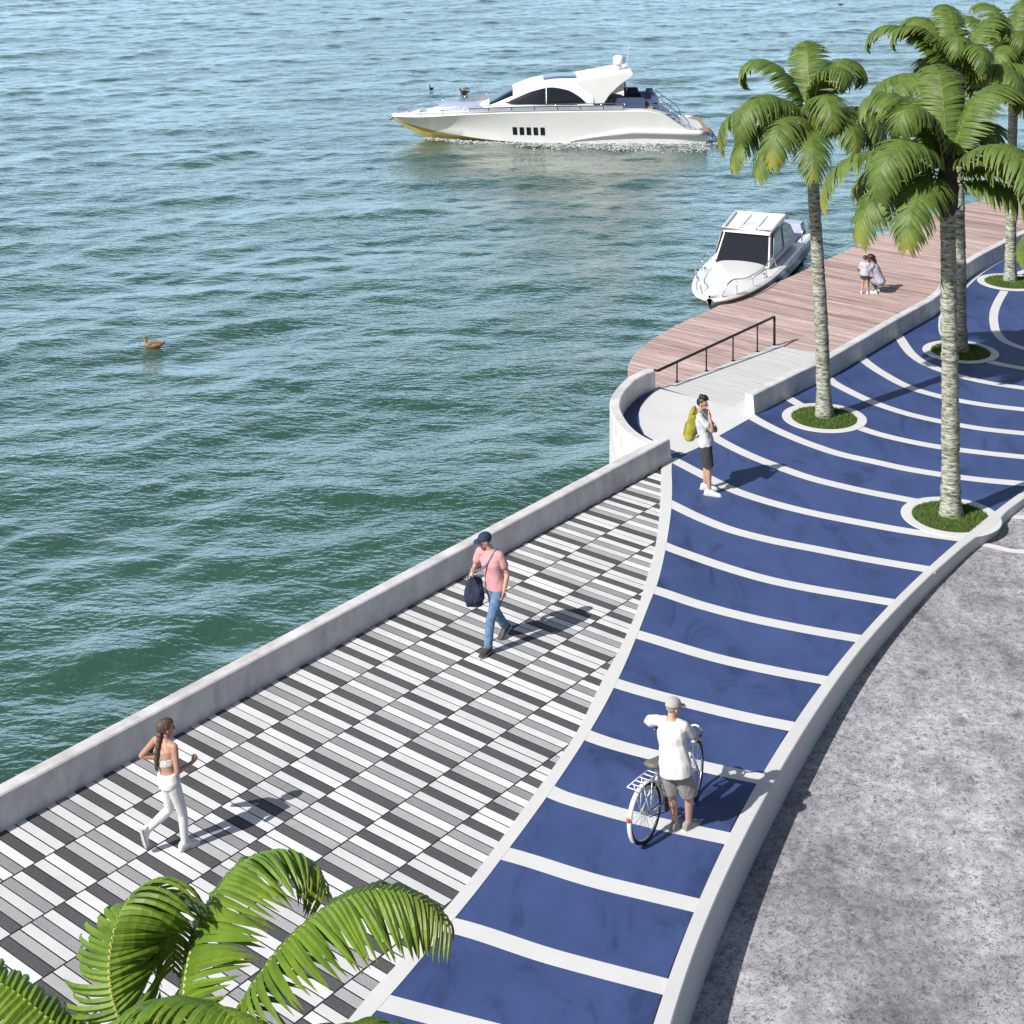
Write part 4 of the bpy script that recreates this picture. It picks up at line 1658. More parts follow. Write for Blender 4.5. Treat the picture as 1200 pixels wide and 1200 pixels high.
# white water along the hull
M_foam = simple('white_foam', (0.50, 0.54, 0.56), 0.8, var=0.08)
r = random.Random(4)
fv, ff = [], []
Ry = Matrix.Rotation(yaw, 3, 'Z')
for i in range(9000):
    t = r.random() ** 0.8
    s = 1.6 + 13.6 * t
    b = lerp_tab(BC, min(s, 14.4))
    spread = abs(r.gauss(0, 0.16 + 0.55 * t)) ** 1.0
    sg = 1 if r.random() < 0.65 else -1
    if 4 < s < 9.8 and r.random() < 0.55:
        spread *= 0.6
    if s > 14.4:
        y = r.uniform(-2, 2)
    else:
        y = sg * (b + spread)
    dens = 0.5 + 0.5 * math.sin(s * 3.1) * math.sin(s * 1.3 + 1)
    if r.random() > 0.35 + dens * 0.65:
        continue
    c = Ry @ Vector((yx(s), y, 0)) + Vector((yc.x, yc.y, ZW + r.uniform(0.02, 0.12) * max(0.2, 1 - spread)))
    k0 = len(fv)
    rr = r.uniform(0.010, 0.034) * (1.4 if spread < 0.15 else 1)
    nn_ = r.randrange(5, 8)
    ph = r.random() * 6
    for q in range(nn_):
        a = ph + 6.283 * q / nn_
        fv.append(c + Vector((math.cos(a) * rr * r.uniform(0.8, 2.4), math.sin(a) * rr * r.uniform(.5, 1.1), r.uniform(-0.02, 0.03))))
    ff.append(list(range(k0, k0 + nn_)))
fo = mesh_obj('wake_foam', fv, ff, M_foam)
tag(fo, 'white foam churned up along the side of the yacht', 'foam', None, 'stuff')

# ------------------------------------------------------------------ small cabin boat beside the boardwalk
tip, ste = at(831, 357, -0.2), at(922, 262, -0.2)
ste = tip + (ste - tip) * 0.90
_sh = Vector((0.04, 0.26, 0))
tip, ste = tip + _sh, ste + _sh
bl = (tip - ste).length
hd = (tip - ste).normalized()
boat = empty('cabin_boat', ((tip.x + ste.x) / 2, (tip.y + ste.y) / 2, ZW), math.atan2(hd.y, hd.x), 'small white cabin boat with a dark windscreen moored against the boardwalk', 'boat')
L2 = bl


def bx_(s):
    return L2 / 2 - s


BS2 = [(0, 0.08), (0.25, 0.38), (0.8, 0.66), (1.8, 0.92), (3, 1.07), (5, 1.14), (9, 1.10)]
ZS2 = [(0, 0.76), (2, 0.74), (4, 0.70), (8.5, 0.66)]
BC2 = [(0, 0.02), (0.8, 0.10), (1.6, 0.42), (3, 0.80), (5, 0.98), (9, 0.98)]
ZC2 = [(0, 0.55), (0.8, 0.34), (2, 0.18), (5, 0.10), (8.5, 0.05)]
ZK2 = [(0, 0.52), (0.6, 0.25), (1.1, -0.05), (2, -0.35), (8.5, -0.4)]
rows = hull_mesh(L2, 44, BS2, ZS2, BC2, ZC2, ZK2, 0.10)
m = MB()
n = len(rows[0][0])
m.add([Vector((p.x - L2 / 2, p.y, p.z)) for r_, s_ in rows for p in r_], [], 0)
for i in range(len(rows) - 1):
    for k in range(n):
        k2 = (k + 1) % n
        low = k in (0, 1, 2, 3) or k in (n - 1, n - 2, n - 3, n - 4)
        m.f.append([i * n + k, i * n + k2, (i + 1) * n + k2, (i + 1) * n + k])
        m.m.append(1 if (low and rows[i][1] > 1.6) else 0)
m.f.append([(len(rows) - 1) * n + k for k in range(n)])
m.m.append(0)
hull2 = auto_smooth(m.build('hull', [M_gel, M_navy], boat), 32)
m = MB()
for sgn in (1, -1):
    m.tube([Vector((bx_(s), sgn * (lerp_tab(BS2, s) + 0.01), lerp_tab(ZS2, s) - 0.03)) for s in [0.02 + (L2 - 0.04) * i / 40 for i in range(41)]], 0.03, 6)
m.build('rub_rail', M_gel2, hull2, True)


def P(s, y, z):
    return Vector((bx_(s), y * 0.94, z - 0.28))


P0 = P
P = lambda s, y, z: P0(s + 1.15, y * 0.88, z)
# foredeck mound
rings = []
for s, w, h in ((-0.6, 0.25, 0.02), (0.1, 0.52, 0.07), (1.0, 0.74, 0.11), (1.9, 0.86, 0.13), (2.65, 0.90, 0.13)):
    rings.append([P(s, w * math.sin(a), 1.06 + h * math.cos(a) ** 0.7 if abs(a) < 1.57 else 1.06) for a in [-1.57 + 3.14 * k / 16 for k in range(17)]])
auto_smooth(MB().loft(rings).build('foredeck', M_gel, boat), 40)
# cabin shell
A = dict(fl=P(2.55, 1.0, 1.08), tl=P(3.30, 0.84, 1.92), rl=P(4.75, 0.90, 1.98), bl=P(6.2, 1.08, 1.10), ml=P(5.6, 0.98, 1.70))
shell = []
lft = [A['fl'], A['tl'], A['rl'], A['ml'], A['bl']]
rgt = [Vector((p.x, -p.y, p.z)) for p in lft]
vs = lft + rgt
m = MB()
m.add(vs, [(0, 1, 2, 3, 4), (9, 8, 7, 6, 5), (0, 5, 6, 1), (1, 6, 7, 2), (2, 7, 8, 3), (3, 8, 9, 4), (4, 9, 5, 0)])
cab2 = m.build('cabin', M_gel2, boat)


def quad_on(name, mat, q, inset, parent, off=0.012):
    c = sum(q, Vector()) / len(q)
    q2 = [p + (c - p) * inset for p in q]
    nrm = (q2[1] - q2[0]).cross(q2[2] - q2[1]).normalized()
    if nrm.dot(c - P(4.3, 0, 1.5)) < 0:
        nrm = -nrm
    return MB().loft([[p - nrm * 0.01 for p in q2], [p + nrm * off for p in q2]]).build(name, mat, parent)


quad_on('windscreen', M_glass, [A['fl'], A['tl'], Vector((A['tl'].x, -A['tl'].y, A['tl'].z)), Vector((A['fl'].x, -A['fl'].y, A['fl'].z))], 0.06, cab2, 0.014)
for sgn in (1, -1):
    S = lambda s, f: Vector((bx_(s + 1.15), sgn * 0.88 * (1.02 - 0.15 * f) * (1 + 0.004), 0.80 + 0.86 * f))
    w1_ = quad_on('side_window', M_glass, [S(2.98, .28), S(3.42, .90), S(4.25, .92), S(4.15, .26)], 0.0, cab2, 0.02)
    w2_ = quad_on('side_window', M_glass, [S(4.36, .27), S(4.45, .92), S(4.85, .93), S(5.55, .50), S(5.35, .27)], 0.0, cab2, 0.02)
    m = MB()
    fr_ = [S(2.92, .22), S(3.38, .95), S(4.3, .96), S(4.2, .2)]
    m.tube([p + Vector((0, sgn * 0.015, 0)) for p in fr_], 0.022, 6, closed=True)
    m.build('window_frame', M_greyband, w1_, True)
# roof with raised rim
m = MB()
rf = [P(3.15, 0.86, 1.90), P(3.15, -0.86, 1.90), P(5.05, -0.94, 1.98), P(5.05, 0.94, 1.98)]
m.loft([[p + Vector((0, 0, -0.02)) for p in rf], [p + Vector((0, 0, 0.06)) for p in rf]])
rim = [p + Vector((0, 0, 0.09)) for p in rf]
m.tube(rim, 0.055, 8, closed=True)
for y in (-0.3, 0.3):
    m.tube([P(3.3, y, 1.99), P(4.95, y, 2.06)], 0.015, 6)
rfo = auto_smooth(m.build('roof', M_gel, boat), 40)
m = MB()
m.loft([[p * 1.0 + Vector((0, 0, 0.012 + 0.055)) for p in [rf[0].lerp(rf[2], .16), rf[1].lerp(rf[3], .16), rf[2].lerp(rf[0], .55), rf[3].lerp(rf[1], .55)]],
        [p * 1.0 + Vector((0, 0, 0.03 + 0.055)) for p in [rf[0].lerp(rf[2], .16), rf[1].lerp(rf[3], .16), rf[2].lerp(rf[0], .55), rf[3].lerp(rf[1], .55)]]])
m.build('roof_hatch', M_gel2, rfo)
P = P0
# aft cockpit
m = MB()
m.box((bx_(8.2), 0, 0.73), (1.5, 1.7, 0.05))
m.build('cockpit_sole', M_cush, boat)
m = MB()
m.box((bx_(8.65), 0, 0.90), (0.5, 1.7, 0.3), None, 0, 0.92)
auto_smooth(m.build('bench', M_pad, boat), 30)
m = MB()
m.box((bx_(9.25), 0, 0.68), (0.4, 0.45, 0.7), None, 0, 0.8)
m.box((bx_(9.28), 0, 0.0), (0.16, 0.16, 1.0))
auto_smooth(m.build('outboard_engine', M_navy, boat), 30)
# rails
for sgn in (1, -1):
    m = MB()
    c = curve_pts([P(4.0, sgn * 1.04, 1.08), P(3.7, sgn * 1.03, 1.34), P(2.4, sgn * 0.98, 1.38), P(1.2, sgn * 0.78, 1.40), P(0.45, sgn * 0.45, 1.42), P(0.28, sgn * 0.28, 1.05)], 6)
    m.tube(c, 0.018, 6)
    for s, y in ((2.8, 1.06), (1.7, 0.92), (0.8, 0.66)):
        m.tube([P(s, sgn * (y - 0.05), 1.05), P(s, sgn * (y - 0.06), 1.40)], 0.014, 5)
    m.build('bow_rail', M_steel, boat, True)
    m = MB()
    m.tube(curve_pts([P(7.5, sgn * 1.08, 1.0), P(7.6, sgn * 1.08, 1.32), P(8.7, sgn * 1.05, 1.30), P(8.8, sgn * 1.05, 0.95)], 5), 0.018, 6)
    m.build('stern_rail', M_steel, boat, True)
    m = MB()
    m.tube([P(2.7, sgn * 0.93, 1.07), P(2.85, sgn * 0.93, 1.15), P(3.0, sgn * 0.93, 1.07)], 0.02, 6)
    m.build('cleat', M_steel, boat, True)
# ------------------------------------------------------------------ water birds
M_duck = simple('brown_feathers', (0.20, 0.105, 0.055), 0.8, var=0.5, scale=25)
M_duckp = simple('pale_feathers', (0.50, 0.40, 0.26), 0.8, var=0.3, scale=25)
M_duckb = simple('tawny_feathers', (0.30, 0.19, 0.11), 0.8, var=0.45, scale=25)
M_dark = simple('dark_feathers', (0.030, 0.030, 0.035), 0.8, var=0.4, scale=25)
M_bill = simple('bill', (0.25, 0.16, 0.05), 0.5)


def water_bird(px, py, size, head_left, label, body_m, wing_m, neck=0.22, wings_up=0.0, yaw_=0.0):
    c = at(px, py, ZW + 0.04)
    root = empty('water_bird', c, (math.pi if head_left else 0) + R(yaw_), label, 'bird', 'birds on the water')
    k = size
    m = MB()
    rings = []
    for x, w, zb, zt in ((-0.56, 0.01, 0.20, 0.24), (-0.48, 0.05, 0.10, 0.25), (-0.30, 0.13, -0.02, 0.24), (-0.05, 0.17, -0.08, 0.25), (0.18, 0.15, -0.08, 0.23), (0.32, 0.10, -0.03, 0.20), (0.40, 0.05, 0.05, 0.16)):
        rings.append([Vector((x * k, w * k * math.cos(a), (zb + zt) / 2 * k + (zt - zb) / 2 * k * math.sin(a))) for a in [6.283 * q / 14 for q in range(14)]])
    m.loft(rings)
    nk = curve_pts([(0.24 * k, 0, 0.10 * k), (0.36 * k, 0, 0.24 * k), (0.37 * k, 0, (0.24 + neck) * k), (0.42 * k, 0, (0.29 + neck) * k)], 4)
    m.tube(nk, [0.085 * k * (1 - 0.35 * i / (len(nk) - 1)) for i in range(len(nk))], 10)
    m.ball((0.43 * k, 0, (0.30 + neck) * k), (0.085 * k, 0.065 * k, 0.07 * k), 12, 8)
    body = m.build('body', body_m, root, True)
    m = MB()
    m.tube([(0.49 * k, 0, (0.29 + neck) * k), (0.62 * k, 0, (0.27 + neck) * k)], [0.03 * k, 0.016 * k], 8)
    m.build('bill', M_bill, root, True)
    for sg in (1, -1):
        m = MB()
        rings = []
        for t in range(9):
            u = t / 8
            x = 0.22 - 0.72 * u
            w = 0.10 * math.sin(math.pi * min(1, 0.15 + 0.85 * u) * 0.98) + 0.012
            z = 0.15 + wings_up * (0.10 + 0.38 * math.sin(u * 2.2))
            y = 0.145 * (1 - 0.55 * u) + wings_up * 0.22 * math.sin(u * 2.6)
            rings.append([Vector((x * k, sg * (y + 0.025 * math.cos(a)) * k, (z + w * math.sin(a)) * k)) for a in [6.283 * q / 10 for q in range(10)]])
        m.loft(rings)
        m.build('wing', wing_m, root, True)
    return root


water_bird(180, 406, 0.56, True, 'brown duck floating alone on the green water at the left', M_duckb, M_duck, 0.13)
water_bird(505.5, 105, 0.40, True, 'small dark bird with an upright neck floating ahead of the yacht', M_dark, M_dark, 0.36, 0, 60)
water_bird(544, 109, 0.52, True, 'brown bird with half raised wings floating beyond the bow of the yacht', M_dark, M_duck, 0.10, 0.7)
water_bird(985, 6, 0.42, True, 'tiny dark bird far out near the top edge of the view', M_dark, M_dark, 0.2)
from mathutils import noise as mnoise
V3 = Vector

M_skin = simple('fair_skin', (0.50, 0.30, 0.22), 0.5, 0, 0.4, 0.08, 10)
M_skin2 = simple('tanned_skin', (0.42, 0.235, 0.165), 0.5, 0, 0.4, 0.08, 10)
M_lips = simple('lips', (0.32, 0.12, 0.10), 0.5)
M_eye = simple('eye_dark', (0.015, 0.012, 0.010), 0.2)
M_hair_b = simple('brown_hair', (0.085, 0.050, 0.032), 0.55, var=0.5, scale=50, bump=0.6, bscale=120)
M_hair_k = simple('black_hair', (0.012, 0.011, 0.011), 0.5, var=0.5, scale=50, bump=0.6, bscale=120)
M_hair_g = simple('grey_hair', (0.30, 0.29, 0.28), 0.6, var=0.3, scale=50)


def cloth(name, color, var=0.10, scale=7.0, bump=0.5):
    return simple(name, color, 0.85, 0, 0.2, var, scale, bump, 26)


M_wleg = cloth('white_leggings', (0.66, 0.66, 0.68), 0.04)
M_bra = cloth('pale_striped_top', (0.50, 0.49, 0.48), 0.35, 30)
M_shoe_w = simple('white_shoe', (0.76, 0.76, 0.77), 0.6, var=0.05)
M_sole = simple('shoe_sole', (0.55, 0.55, 0.55), 0.7)
M_pink = cloth('pink_cotton', (0.56, 0.30, 0.315), 0.12)
M_jean = cloth('blue_denim', (0.125, 0.205, 0.34), 0.30, 14)
M_shoe_d = simple('dark_shoe', (0.045, 0.045, 0.040), 0.6, var=0.3)
M_cap = cloth('navy_cap', (0.025, 0.050, 0.085), 0.15)
M_bag = cloth('navy_bag', (0.030, 0.038, 0.075), 0.25)
M_strap = cloth('blue_grey_strap', (0.14, 0.17, 0.24), 0.15)
M_tee = cloth('pale_grey_tee', (0.56, 0.57, 0.60), 0.08)
M_short_d = cloth('charcoal_shorts', (0.050, 0.052, 0.050), 0.25)
M_pack = cloth('olive_yellow_pack', (0.30, 0.29, 0.045), 0.18)
M_wtee = cloth('white_tee', (0.64, 0.64, 0.64), 0.05)
M_short_g = cloth('grey_shorts', (0.27, 0.265, 0.255), 0.15)
M_capg = cloth('pale_grey_cap', (0.46, 0.43, 0.40), 0.15)
M_wshirt = cloth('white_blouse', (0.42, 0.42, 0.47), 0.08)
M_pat = cloth('speckled_trousers', (0.30, 0.28, 0.30), 0.75, 60)
M_lav = cloth('lavender_top', (0.36, 0.355, 0.45), 0.08)


def remeshed(name, mb, mat, parent, voxel=0.008, iters=3, wrinkle=0.0, wscale=9.0, seed=0):
    """fuse overlapping shapes into one continuous surface"""
    tmp = bpy.data.objects.new('tmp', bpy.data.meshes.new('tmp'))
    tmp.data.from_pydata([tuple(v) for v in mb.v], [], mb.f)
    tmp.data.update()
    COL.objects.link(tmp)
    md = tmp.modifiers.new('r', 'REMESH')
    md.mode = 'VOXEL'
    md.voxel_size = voxel
    md.adaptivity = 0.0
    dg = bpy.context.evaluated_depsgraph_get()
    me = bpy.data.meshes.new_from_object(tmp.evaluated_get(dg))
    old = tmp.data
    bpy.data.objects.remove(tmp)
    bpy.data.meshes.remove(old)
    bm = bmesh.new()
    bm.from_mesh(me)
    for _ in range(iters):
        bmesh.ops.smooth_vert(bm, verts=bm.verts, factor=0.5, use_axis_x=True, use_axis_y=True, use_axis_z=True)
    if wrinkle:
        bm.normal_update()
        off = Vector((seed * 7.1, seed * 3.3, 0))
        for v in bm.verts:
            p = Vector((v.co.x * wscale, v.co.y * wscale, v.co.z * wscale * 0.55)) + off
            q = mnoise.noise(p) + 0.5 * mnoise.noise(p * 2.1)
            v.co += v.normal * q * wrinkle
    for f in bm.faces:
        f.smooth = True
    bm.to_mesh(me)
    bm.free()
    me.name = name
    me.materials.clear()
    me.materials.append(mat)
    o = link(bpy.data.objects.new(name, me))
    o.parent = parent
    return o


class Fig:
    """a figure with its joints given as (right, forward, up) in metres from the root"""

    def __init__(self, root_px, z, facing, label, scale=1.0, female=False, group=None):
        self.root = empty('person', at(root_px[0], root_px[1], z), 0, label, 'person', group)
        f = Vector((facing[0], facing[1], 0)).normalized()
        self.f = f
        self.r = Vector((f.y, -f.x, 0))
        self.s = scale
        self.J = {}
        self.female = female

    def p(self, t):
        return (self.r * t[0] + self.f * t[1] + Vector((0, 0, t[2]))) * self.s

    def joints(self, **kw):
        for k, v in kw.items():
            self.J[k] = self.p(v)
        return self

    def limb(self, mb, names_r, grow=0.0, k=1.0):
        pts = [(self.J[n] if isinstance(n, str) else n) for n, _ in names_r]
        rad = [(rr * k + grow) * self.s for _, rr in names_r]
        # densify
        P, Q = [], []
        for i in range(len(pts) - 1):
            for q in range(5):
                t = q / 5
                P.append(pts[i].lerp(pts[i + 1], t))
                Q.append(rad[i] + (rad[i + 1] - rad[i]) * t)
        P.append(pts[-1])
        Q.append(rad[-1])
        mb.tube(P, Q, 14)
        for p_, r_ in zip(pts, rad):
            mb.ball(p_, r_ * 0.985, 12, 8)
        return mb

    def axes(self, up, right):
        u = up.normalized()
        r = (right - u * right.dot(u)).normalized()
        return r, u.cross(r), u          # right, forward, up

    def torso_rings(self, mb, rows):
        """rows: (t along pelvis>neck, half width, half depth, forward shift)"""
        pel, che, nec = self.J['pelvis'], self.J['chest'], self.J['neck']
        rp = (self.J['hip_r'] - self.J['hip_l'])
        rs = (self.J['sh_r'] - self.J['sh_l'])
        rings = []
        for t, w, d, sh in rows:
            if t <= 0.55:
                c = pel.lerp(che, t / 0.55)
            else:
                c = che.lerp(nec, (t - 0.55) / 0.45)
            up = (che - pel) if t < 0.5 else (nec - che) * 0.5 + (che - pel) * 0.5
            right = rp.normalized().lerp(rs.normalized(), min(1, max(0, t)))
            r_, f_, u_ = self.axes(up, right)
            f_ = -f_ if f_.dot(self.f) < 0 else f_
            c = c + f_ * sh * self.s
            rings.append([c + r_ * (w * self.s * math.copysign(abs(math.cos(a)) ** 0.85, math.cos(a))) + f_ * (d * self.s * math.copysign(abs(math.sin(a)) ** 0.9, math.sin(a))) for a in [6.2832 * q / 22 for q in range(22)]])
        mb.loft(rings)
        return mb

    def hand(self, mb, wrist, direction, normal, curl=0.5, thumb=1):
        s = self.s
        d = direction.normalized()
        n = (normal - d * normal.dot(d)).normalized()
        w = d.cross(n) * thumb                      # towards the thumb side
        # palm
        rings = []
        for t, hw, hd in ((-0.01, 0.024, 0.02), (0.02, 0.034, 0.018), (0.06, 0.041, 0.016), (0.088, 0.038, 0.014)):
            c = wrist + d * t * s
            rings.append([c + w * hw * s * math.cos(a) + n * hd * s * math.sin(a) for a in [6.2832 * q / 12 for q in range(12)]])
        mb.loft(rings)
        for k, (off, ln) in enumerate(((0.029, 0.072), (0.010, 0.080), (-0.010, 0.075), (-0.028, 0.060))):
            a = wrist + d * 0.075 * s + w * off * s
            dd = d
            pts = [a]
            for seg in range(3):
                ang = curl * (0.55 + 0.3 * seg)
                dd = (Matrix.Rotation(ang, 3, d.cross(n)) @ dd) if True else dd
                pts.append(pts[-1] + dd * ln * s / 2.6)
            mb.tube(pts, [0.0098 * s, 0.0094 * s, 0.0088 * s, 0.0078 * s], 8)
        a = wrist + d * 0.022 * s + w * 0.030 * s
        b = a + (w * 0.75 + d * 0.7).normalized() * 0.038 * s
        c = b + (d * 0.85 + w * 0.15 + n * 0.35 * curl).normalized() * 0.036 * s
        mb.tube([a, b, c], [0.013 * s, 0.0115 * s, 0.009 * s], 8)
        return mb

    def foot_rings(self, ankle, toe_dir, grow=0.0, length=0.25, down=None):
        """shoe shaped loft; toe_dir points from heel to toe, down is the sole side"""
        s = self.s
        d = toe_dir.normalized()
        dn = (down or Vector((0, 0, -1)))
        dn = (dn - d * dn.dot(d)).normalized()
        sd = d.cross(dn)
        rings = []
        h0 = 0.075
        for t, w, top, sh in ((-0.075, 0.020, 0.03, 0), (-0.065, 0.034, -0.01, 0), (-0.03, 0.039, -0.03, 0), (0.03, 0.040, -0.022, 0), (0.08, 0.044, 0.012, 0.004), (0.13, 0.047, 0.032, 0.006), (0.165, 0.040, 0.043, 0.004), (0.188, 0.022, 0.056, 0)):
            c = ankle + d * t * s * length / 0.25
            bot = h0 * s
            tp = top * s
            row = []
            for q in range(14):
                a = 6.2832 * q / 14
                y = math.sin(a)
                m_ = (bot + tp) / 2
                hh = (bot - tp) / 2 + grow
                row.append(c + sd * ((w * s + grow) * math.copysign(abs(math.cos(a)) ** 0.8, math.cos(a)) + sh * s) + dn * (m_ + hh * math.copysign(abs(y) ** 0.8, y)))
            rings.append(row)
        return rings

    def shoe(self, name, ankle, toe_dir, mat, down=None, length=0.27):
        mb = MB()
        mb.loft(self.foot_rings(ankle, toe_dir, 0.006 * self.s, length, down))
        mb.tube([ankle + Vector((0, 0, -0.02)) * self.s, ankle + (down or Vector((0, 0, -1))) * (-0.03) * self.s], [0.046 * self.s, 0.044 * self.s], 12)
        o = remeshed(name, mb, mat, self.root, 0.008, 2)
        d = toe_dir.normalized()
        dn = (down or Vector((0, 0, -1)))
        dn = (dn - d * dn.dot(d)).normalized()
        sd = d.cross(dn)
        m2 = MB()
        rows = []
        for t, w in ((-0.085, 0.022), (-0.07, 0.040), (-0.02, 0.043), (0.05, 0.043), (0.12, 0.052), (0.17, 0.045), (0.20, 0.024)):
            c = ankle + d * t * self.s * length / 0.25 + dn * 0.070 * self.s
            rows.append([c + sd * w * self.s, c - sd * w * self.s, c - sd * w * self.s + dn * 0.016 * self.s, c + sd * w * self.s + dn * 0.016 * self.s])
        m2.loft(rows)
        m2.build('sole', M_sole, o)
        return o

    def head(self, mb, look, tilt=0.0):
        """skull, jaw, nose, ears; returns the frame"""
        s = self.s
        c = self.J['head']
        up = (c - self.J['neck']).normalized() * 0.35 + Vector((0, 0, 0.65))
        up.normalize()
        fw = Vector(look)
        fw = (fw - up * fw.dot(up)).normalized()
        rt = fw.cross(up)
        Rm = Matrix((rt, fw, up)).transposed()
        mb.ball(c + Rm @ Vector((0, -0.008, 0.022)) * s, (0.074 * s, 0.094 * s, 0.092 * s), 20, 14, 0, Rm)
        mb.ball(c + Rm @ Vector((0, 0.022, -0.045)) * s, (0.058 * s, 0.066 * s, 0.072 * s), 16, 12, 0, Rm)
        mb.ball(c + Rm @ Vector((0, 0.062, -0.095)) * s, (0.026 * s, 0.024 * s, 0.022 * s), 10, 8, 0, Rm)
        nose = [c + Rm @ Vector(v) * s for v in ((0, 0.088, 0.018), (0, 0.104, -0.012), (0, 0.112, -0.030), (0, 0.090, -0.040))]
        mb.tube(nose, [0.010 * s, 0.012 * s, 0.014 * s, 0.010 * s], 8)
        for sg in (1, -1):
            mb.ball(c + Rm @ Vector((sg * 0.078, -0.005, -0.012)) * s, (0.010 * s, 0.020 * s, 0.031 * s), 8, 8, 0, Rm)
            mb.ball(c + Rm @ Vector((sg * 0.030, 0.078, 0.026)) * s, (0.026 * s, 0.014 * s, 0.009 * s), 8, 6, 0, Rm)
        mb.tube([self.J['neck'] - Vector((0, 0, 0.05)) * s, self.J['neck'], c + Rm @ Vector((0, -0.012, -0.06)) * s], [0.062 * s, 0.054 * s, 0.052 * s], 14)
        self.H = (c, Rm)
        return mb

    def face_bits(self, body):
        c, Rm = self.H
        s = self.s
        for sg in (1, -1):
            m = MB().ball(c + Rm @ Vector((sg * 0.031, 0.0835, 0.006)) * s, (0.012 * s, 0.009 * s, 0.007 * s), 8, 6, 0, Rm)
            m.build('eye', M_eye, self.root, True)
        m = MB().tube([c + Rm @ Vector((x, y, -0.064)) * s for x, y in ((-0.024, 0.078), (0, 0.089), (0.024, 0.078))], [0.004 * s, 0.0065 * s, 0.004 * s], 6)
        m.build('mouth', M_lips, self.root, True)

    def hp(self, x, y, z):
        c, Rm = self.H
        return c + Rm @ Vector((x, y, z)) * self.s


LEG = (0.088, 0.074, 0.055, 0.056, 0.038)


def base_body(F, look, mat, hands, arms_r=(0.050, 0.040, 0.036, 0.027), torso=None, leg_k=1.0):
    """bare body in one skin: torso, neck, head, arms, hands, legs, feet"""
    mb = MB()
    w = 0.93 if F.female else 1.0
    F.torso_rings(mb, torso or [(-0.16, 0.10, 0.08, 0.0), (-0.08, 0.155, 0.112, -0.012), (0.02, 0.168 if not F.female else 0.178, 0.118, -0.012), (0.16, 0.148 * w, 0.105, 0.0), (0.27, 0.136 * w * w, 0.096, 0.004), (0.42, 0.150 * w, 0.108, 0.004),
                                 (0.58, 0.172 * w, 0.116, 0.004), (0.74, 0.178 * w, 0.104, -0.004), (0.88, 0.120 * w, 0.080, -0.006), (1.0, 0.062, 0.058, 0.0)])
    for sd in ('r', 'l'):
        J = F.J
        hip, kn, an = J['hip_' + sd], J['kn_' + sd], J['an_' + sd]
        mid = hip.lerp(kn, 0.45)
        calf = kn.lerp(an, 0.32)
        F.limb(mb, [(hip, LEG[0] * leg_k), (mid, LEG[1] * leg_k), (kn, LEG[2] * leg_k), (calf, LEG[3] * leg_k), (an, LEG[4] * leg_k)])
        if 'toe_' + sd in J:
            mb.loft(F.foot_rings(an, J['toe_' + sd] - an, -0.004 * F.s, 0.25, F.J.get('down_' + sd)))
        sh, el, wr = J['sh_' + sd], J['el_' + sd], J['wr_' + sd]
        F.limb(mb, [(J['neck'].lerp(sh, 0.35) - V3((0, 0, 0.035)) * F.s, 0.060 * w), (sh, arms_r[0] * w)])
        F.limb(mb, [(sh, arms_r[0] * w), (sh.lerp(el, 0.5), arms_r[0] * 0.9 * w), (el, arms_r[1] * w), (el.lerp(wr, 0.3), arms_r[1] * w), (wr, arms_r[3] * w)])
        d, n, curl, th = hands[sd]
        F.hand(mb, wr, d, n, curl, th)
    F.head(mb, look)
    body = remeshed('body', mb, mat, F.root, 0.0075, 2)
    F.face_bits(body)
    return body


def shirt(F, name, mat, sleeve=0.55, hem=-0.10, grow=0.016, loose=0.012, seed=1, neck=0.93, wr=0.006):
    mb = MB()
    w = 0.93 if F.female else 1.0
    rows = [(hem, 0.172 + grow + loose, 0.122 + grow + loose, -0.010), (0.04, 0.172 + grow + loose, 0.120 + grow + loose, -0.010), (0.18, 0.152 * w + grow + loose, 0.108 + grow + loose, 0.0),
            (0.30, 0.145 * w + grow + loose, 0.102 + grow + loose, 0.004), (0.44, 0.156 * w + grow, 0.110 + grow, 0.004), (0.58, 0.174 * w + grow, 0.118 + grow, 0.004), (0.74, 0.180 * w + grow, 0.106 + grow, -0.004),
            (0.87, 0.124 * w + grow, 0.082 + grow, -0.006), (neck, 0.085 + grow * .5, 0.068 + grow * .5, -0.004)]
    F.torso_rings(mb, rows)
    for sd in ('r', 'l'):
        sh, el = F.J['sh_' + sd], F.J['el_' + sd]
        F.limb(mb, [(F.J['neck'].lerp(sh, 0.42) - V3((0, 0, 0.035)) * F.s, 0.058 * w + grow), (sh, 0.052 + grow)])
        pts = [(sh, 0.053 + grow)]
        pts.append((sh.lerp(el, sleeve * 0.5), 0.050 + grow + min(loose, 0.011) * 0.6))
        pts.append((sh.lerp(el, sleeve), 0.046 + grow + min(loose, 0.011) * 1.2))
        F.limb(mb, pts)
    return remeshed(name, mb, mat, F.root, 0.009, 2, wr, 10, seed)


